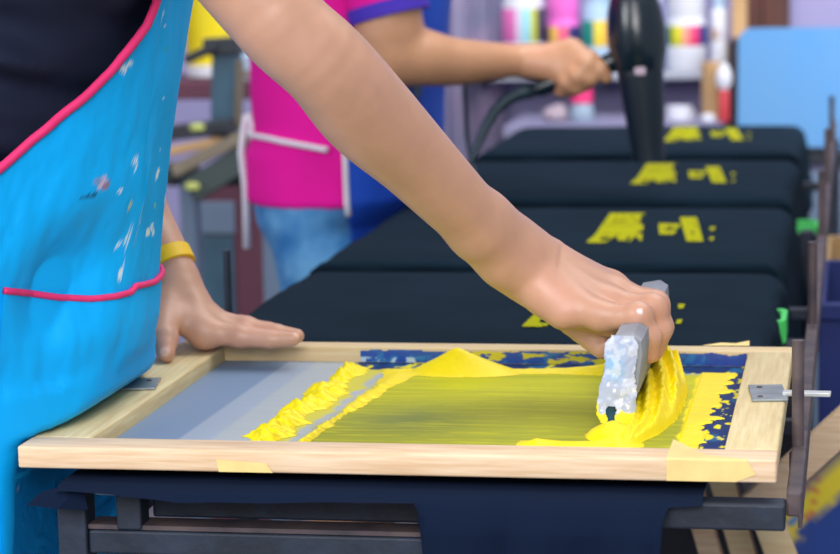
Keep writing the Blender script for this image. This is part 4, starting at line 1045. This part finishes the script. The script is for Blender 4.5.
# ================================================================== left background: spare press, bucket, cabinet
YB = 3.0
x0, x1, z0, z1 = rect(186, 2, 232, 76, YB+.35)
bk_ = empty('bucket', ((x0+x1)/2, YB+.35, z0), 'yellow plastic ink bucket with pale base behind the turquoise apron', 'bucket')
r_ = (x1-x0)/2
MB().lathe((0, 0, 0), [(r_*.9, 0), (r_*.94, .004), (r_*.98, .022), (r_, z1-z0+.06), (r_*1.06, z1-z0+.062), (r_*1.06, z1-z0+.075), (.001, z1-z0+.078)], 32).build('body', MT['yellow_can'], bk_, True, 40)
MB().lathe((0, 0, 0), [(r_*.96, .0), (r_*1.0, .001), (r_*1.02, .024), (r_*.98, .025)], 32).build('base_band', MT['offwhite'], bk_, True, 40)
mc_z = float(at(205, 78, Y=YB+.35)[2])
x0, x1, _, _ = rect(160, 80, 300, 95, YB+.35)
dk = empty('side_table', ((x0+x1)/2, YB+.35, FLOOR), 'maroon side table carrying the yellow bucket at the left back', 'table')
MB().box(x0-.12, x1, YB+.22, YB+.50, mc_z-.037, mc_z, .003).build('top', MT['maroon'], dk)
for x in (x0-.1, x1-.03):
    for y in (YB+.24, YB+.46): MB().box(x, x+.025, y, y+.025, FLOOR, mc_z-.037).build('leg', MT['maroon'], dk)
rebase(dk)
x0, x1, z0, z1 = rect(236, 35, 262, 78, YB+.32)
jr = empty('plastic_jar', ((x0+x1)/2, YB+.32, mc_z), 'pale grey-green jar on the maroon table, right of the yellow bucket', 'jar')
MB().lathe((0, 0, 0), [((x1-x0)/2*.95, 0), ((x1-x0)/2, .003), ((x1-x0)/2, .05), ((x1-x0)/2*.8, .056)], 24).build('body', MT['paleblue'], jr, True, 40); MB().lathe((0, 0, 0), [((x1-x0)/2*1.01, .004), ((x1-x0)/2*1.02, .005), ((x1-x0)/2*1.02, .018), ((x1-x0)/2*1.01, .019)], 24).build('base_band', MT['khaki'], jr, True, 40)
# press
YP = 2.75
pr = empty('screen_press', (at(228, 130, Y=YP)[0], YP, FLOOR), 'dusty steel printing press with slanted arms standing behind the turquoise apron', 'printing press')
def seg(name, u0, v0, u1, v1, w, m, dy0=0., dy1=0., d=.02):
    a, b = at(u0, v0, Y=YP+dy0), at(u1, v1, Y=YP+dy1); t = b-a; L = np.linalg.norm(t); t = t/L
    n = np.cross(t, (0, 1, 0)); n /= np.linalg.norm(n); dd = np.cross(n, t)
    return MB().obox((a+b)/2, t*L/2, n*(w/2*pxm(a)), dd*d, .003).build(name, m, pr)
seg('column', 225, 145, 227, 52, 26, MT['teal_steel'])
seg('column_cap', 206, 47, 242, 45, 17, MT['dark_steel'], -.004, -.004, .026)
seg('pressure_arm', 186, 60, 216, 46, 9, MT['dark_steel'], -.03, -.03, .012)
seg('guide_bar', 240, 60, 238, 128, 7, MT['khaki'], -.02, -.02, .01)
seg('head_plate', 168, 133, 232, 126, 14, MT['dark_steel'], -.05, -.05, .03)
seg('swing_arm', 172, 172, 252, 132, 13, MT['khaki'], -.12, -.06, .012)
seg('swing_arm', 168, 152, 222, 140, 9, MT['tan'], -.09, -.06, .012)
seg('swing_arm', 190, 192, 256, 150, 26, MT['dgreen'], -.10, -.05, .02)
seg('base_bar', 164, 172, 196, 168, 16, MT['dgreen'], -.02, -.02, .03)
for u, v in ((197, 127), (192, 186)): 
    p = at(u, v, Y=YP-.14); MB().lathe(p, [(7*pxm(p), -.006), (8*pxm(p), 0), (6*pxm(p), .006)], 20).build('knob', MT['lime'], pr, True, 50)
a = at(180, 176, Y=YP); b = at(196, 176, Y=YP)
MB().box(a[0], b[0], YP-.01, YP+.03, FLOOR, a[2], .003).build('leg', MT['greyblue'], pr)
a = at(262, 200, Y=YP); b = at(284, 200, Y=YP); MB().box(a[0], b[0], YP-.01, YP+.03, FLOOR, a[2]+.03, .003).build('leg', MT['greyblue'], pr)
a = at(165, 176, Y=YP); b = at(285, 176, Y=YP); MB().box(a[0], b[0], YP+.0, YP+.02, a[2]-.02, a[2]-.0, .003).build('cross_beam', MT['dark_steel'], pr)
rebase(pr)
x0, x1, z0, z1 = rect(196, 195, 262, 330, 3.15)
mcab = empty('cabinet', ((x0+x1)/2, 3.25, FLOOR), 'maroon cabinet with a grey-blue door below the press arms', 'cabinet')
MB().box(x0-.02, x1+.05, 3.16, 3.20+.02, FLOOR, z1+.03, .003).build('case', MT['maroon'], mcab)
xm0, _, _, _ = rect(200, 200, 232, 320, 3.15); _, xm1, zb_, zt_ = rect(200, 236, 234, 316, 3.15)
MB().box(xm0, xm1, 3.150, 3.159, zb_, zt_, .002).build('door', MT['teal_steel'], mcab)
_, xm1, zb_, zt_ = rect(200, 202, 234, 234, 3.15); MB().box(xm0, xm1, 3.150, 3.159, zb_, zt_, .002).build('drawer', MT['greyblue'], mcab)
rebase(mcab)
p = at(226, 172, Y=2.95)
rp = empty('rag', (p[0], 2.95, FLOOR), 'crumpled wine-red rag hanging by the press', 'rag')
bpy.data.objects.remove(rp)

# ================================================================== right side: crates, bins and stored screens
def tray(u0, v0, u1, v1, Y, label):
    x0, x1, z0, z1 = rect(u0, v0, u1, v1, Y); x1 = min(x1, .550); x0 = x1-(.07 if Y > 1 else .036); zt = -.0625
    root = empty('plastic_tray', ((x0+x1)/2, Y+.035, z0), label, 'tray', 'green trays under the bench')
    h = z1-z0; hx_, hy = (x1-x0)/2, .035
    MB().box(-hx_, hx_, -hy, hy, 0, .004).build('base', MT['green'], root)
    for s in (-1, 1):
        MB().box(-hx_, hx_, s*hy-.003, s*hy+.003, .0035, h, .001).build('side', MT['green'], root); MB().box(s*hx_-.003, s*hx_+.003, -hy+.0035, hy-.0035, .0035, h, .001).build('side', MT['green'], root)
    # carried on a lower shelf of the bench
    return root, z0
trs = [tray(770, 226, 816, 268, 1.78, 'bright green plastic tray showing between the third shirt and the side rail'), tray(752, 320, 783, 347, .78, 'bright green plastic tray showing just above the back corner of the screen')]
for r_, zb in trs:
    x, y = r_.location.x, r_.location.y
    o = MB().box(.30, .556, y-.02, y+.02, zb-.016, zb-.0005, .002).build('shelf_bar', bk, bench); o.location = -bench.location
def bin_(name, x0, x1, y0, y1, z0, z1, m, label, cat, t=.008):
    root = empty(name, ((x0+x1)/2, (y0+y1)/2, z0), label, cat)
    hx_, hy, h = (x1-x0)/2, (y1-y0)/2, z1-z0
    MB().box(-hx_, hx_, -hy, hy, 0, t).build('base', m, root)
    for s in (-1, 1):
        MB().box(-hx_, hx_, s*(hy-t/2)-t/2, s*(hy-t/2)+t/2, t, h, .002).build('side', m, root); MB().box(s*(hx_-t/2)-t/2, s*(hx_-t/2)+t/2, -hy+t, hy-t, t, h, .002).build('side', m, root)
    MB().box(-hx_-.008, hx_+.008, -hy-.008, -hy, h-.02, h, .002).build('rim', m, root)
    return root
z1 = float(at(820, 303, Y=1.25)[2]); bin_('storage_bin', .560, 1.0, 1.25, 1.62, FLOOR, z1, MT['navyblue'], 'dark blue plastic bin on the floor right of the bench rail', 'bin')
z1 = float(at(820, 268, Y=1.75)[2]); cb = bin_('cardboard_box', .560, .98, 1.75, 2.1, FLOOR, z1, MT['cardboard'], 'tan cardboard box on the floor behind the dark blue bin', 'box')
z1 = float(at(830, 225, Y=2.3)[2]); bin_('storage_bin', .59, 1.0, 2.25, 2.6, FLOOR, z1, MT['khaki'], 'brownish grey storage bin behind the cardboard box', 'bin')
# stored screens leaning under the side rail
def stored(loc, label, paint_cols):
    root = empty('stored_screen', loc, label, 'screen')
    u_ = np.array((.72, .02, .69)); u_ /= np.linalg.norm(u_); v_ = np.array((.33, .05, -.94)); v_ /= np.linalg.norm(v_)
    n_ = np.cross(u_, v_); n_ /= np.linalg.norm(n_); L1, L2, w, t = .40, .50, .030, .008
    def bar(a, b, m, off=0):
        a = np.array(a, float); b = np.array(b, float); d = b-a; L = np.linalg.norm(d); d = d/L; s_ = np.cross(n_, d)
        return MB().obox((a+b)/2, d*L/2, s_*w/2, n_*t, .002).build('rail', m, root, True, 30)
    bar(u_*.0, u_*L1, MT['wood_front']); bar(u_*.0+v_*(L2), u_*L1+v_*L2, MT['wood_front'])
    bar(v_*.016+u_*.012, v_*(L2-.016)+u_*.012, MT['wood']); bar(u_*(L1-.012)+v_*.016, u_*(L1-.012)+v_*(L2-.016), MT['wood'])
    a = np.linspace(.02, L1-.02, 60); b = np.linspace(.012, L2-.012, 70); A, B = np.meshgrid(a, b, indexing='ij')
    P = A[..., None]*u_+B[..., None]*v_+n_*.002
    global col
    col = np.zeros(A.shape+(3,)); col[:] = np.array(lin((16, 60, 140)))
    k = fbm(A*16, B*14, loc[0]*9)
    paint(sstep(.058, .048, B+.05*(k-.5)+.035*(fbm(A*60, B*50)-.5))*.95, (228, 206, 20)); paint(sstep(.60, .66, fbm(A*30, B*24, 5.)), (60, 120, 190)); paint((fbm(A*40, B*40, 8.) > .70)*.7*(B < .06), (200, 90, 60)); paint(sstep(.03, .022, B), (120, 110, 112))
    grid_obj('mesh', P, None, MT['inkpaint'], root, col)
    return root
base = at(752, 508, Y=.62)
stored(base, 'spare wooden screen with yellow and blue paint leaning beside the bench end', 0)
def batten(u0, v0, u1, v1, w, m, Y, label, name='wooden_batten'):
    a, b = at(u0, v0, Y=Y), at(u1, v1, Y=Y); b = a+(b-a)*(FLOOR+.012-a[2])/(b[2]-a[2]); t = b-a; L = np.linalg.norm(t); t = t/L; n = np.cross(t, (0, 1, 0)); n /= np.linalg.norm(n)
    o = MB().obox((a+b)/2, t*L/2, n*(w/2*pxm(a)), np.array((0, .010, 0)), .002).build(name, m)
    return tag(o, label, 'batten', 'battens leaning beside the stored screen')
batten(688, 474, 724, 600, 22, MT['wood_front'], .69, 'pale wooden batten leaning under the bench end, nearest the hanging black hem')
batten(721, 474, 757, 600, 25, MT['wood'], .69, 'pale wooden batten leaning between its twin and the grey batten')
batten(748, 470, 787, 600, 17, mat('grey_batten', (124, 112, 122), .7, var=.1, scale=10), .69, 'grey batten leaning beside the spare yellow and blue screen')
# the rack the screens lean in
rk_ = empty('screen_rack', (.6, .75, FLOOR), 'dark steel rack holding the spare screens under the bench end', 'rack')
for y in (.58, .78): MB().box(.40, 1.1, y, y+.02, -.62, -.60).build('rack_bar', bk, rk_)
for x in (.41, 1.08):
    for y in (.58, .78): MB().box(x, x+.02, y, y+.02, FLOOR, -.62).build('leg', bk, rk_)
rebase(rk_)

# ================================================================== light
w = bpy.data.worlds.new('world'); sc.world = w; w.use_nodes = True
w.node_tree.nodes['Background'].inputs[0].default_value = (.80, .86, 1.0, 1); w.node_tree.nodes['Background'].inputs[1].default_value = .47
def area(name, loc, target, size, power, colr=(1, 1, 1)):
    l = bpy.data.lights.new(name, 'AREA'); l.energy = power; l.size = size; l.color = colr
    o = bpy.data.objects.new(name, l); C.objects.link(o); o.location = loc
    o.rotation_euler = (Vector(target)-Vector(loc)).to_track_quat('-Z', 'Y').to_euler(); return o
area('soft_light', (.7, -2.7, 1.9), (.2, .3, .1), 2.0, 70, (1, .98, .98))  # soft window key from above, behind the camera
area('roof_light', (1.2, 1.2, 2.6), (.2, 1.3, 0), 2.0, 55, (1, .98, .96))
area('roof_light', (0, 2.4, 2.5), (0, 4.2, .1), 1.6, 46, (.95, .95, 1))
area('soft_light', (-2.4, -1.9, 1.5), (0, .1, .1), 1.6, 78, (.96, .98, 1))  # unseen softbox added on the left to brighten the apron
area('front_light', (.5, -2.5, 1.0), (.25, .2, .15), .9, 26, (1, .97, .98))
area('shelf_fill', (1.3, 2.9, .55), (.1, 4.3, -.02), .8, 18, (.95, .95, 1))  # extra unseen fill added to lift the dark wall below the shelf
sc.view_settings.view_transform = 'Standard'; sc.view_settings.look = 'None'; sc.view_settings.exposure = -.13

# ================================================================== stand everything on the floor at z = 0, origins at the base of things
bpy.context.view_layer.update()
for o in list(C.objects):
    if o.parent is not None: continue
    o.location.z += -FLOOR
    if o.type == 'MESH' and o.get('kind') != 'structure':
        co = np.array([v.co for v in o.data.vertices]); c = Vector(((co[:, 0].min()+co[:, 0].max())/2, (co[:, 1].min()+co[:, 1].max())/2, co[:, 2].min()))
        o.data.transform(Matrix.Translation(-c)); o.location = Vector(o.location)+c
        for ch in o.children: ch.location = Vector(ch.location)-c
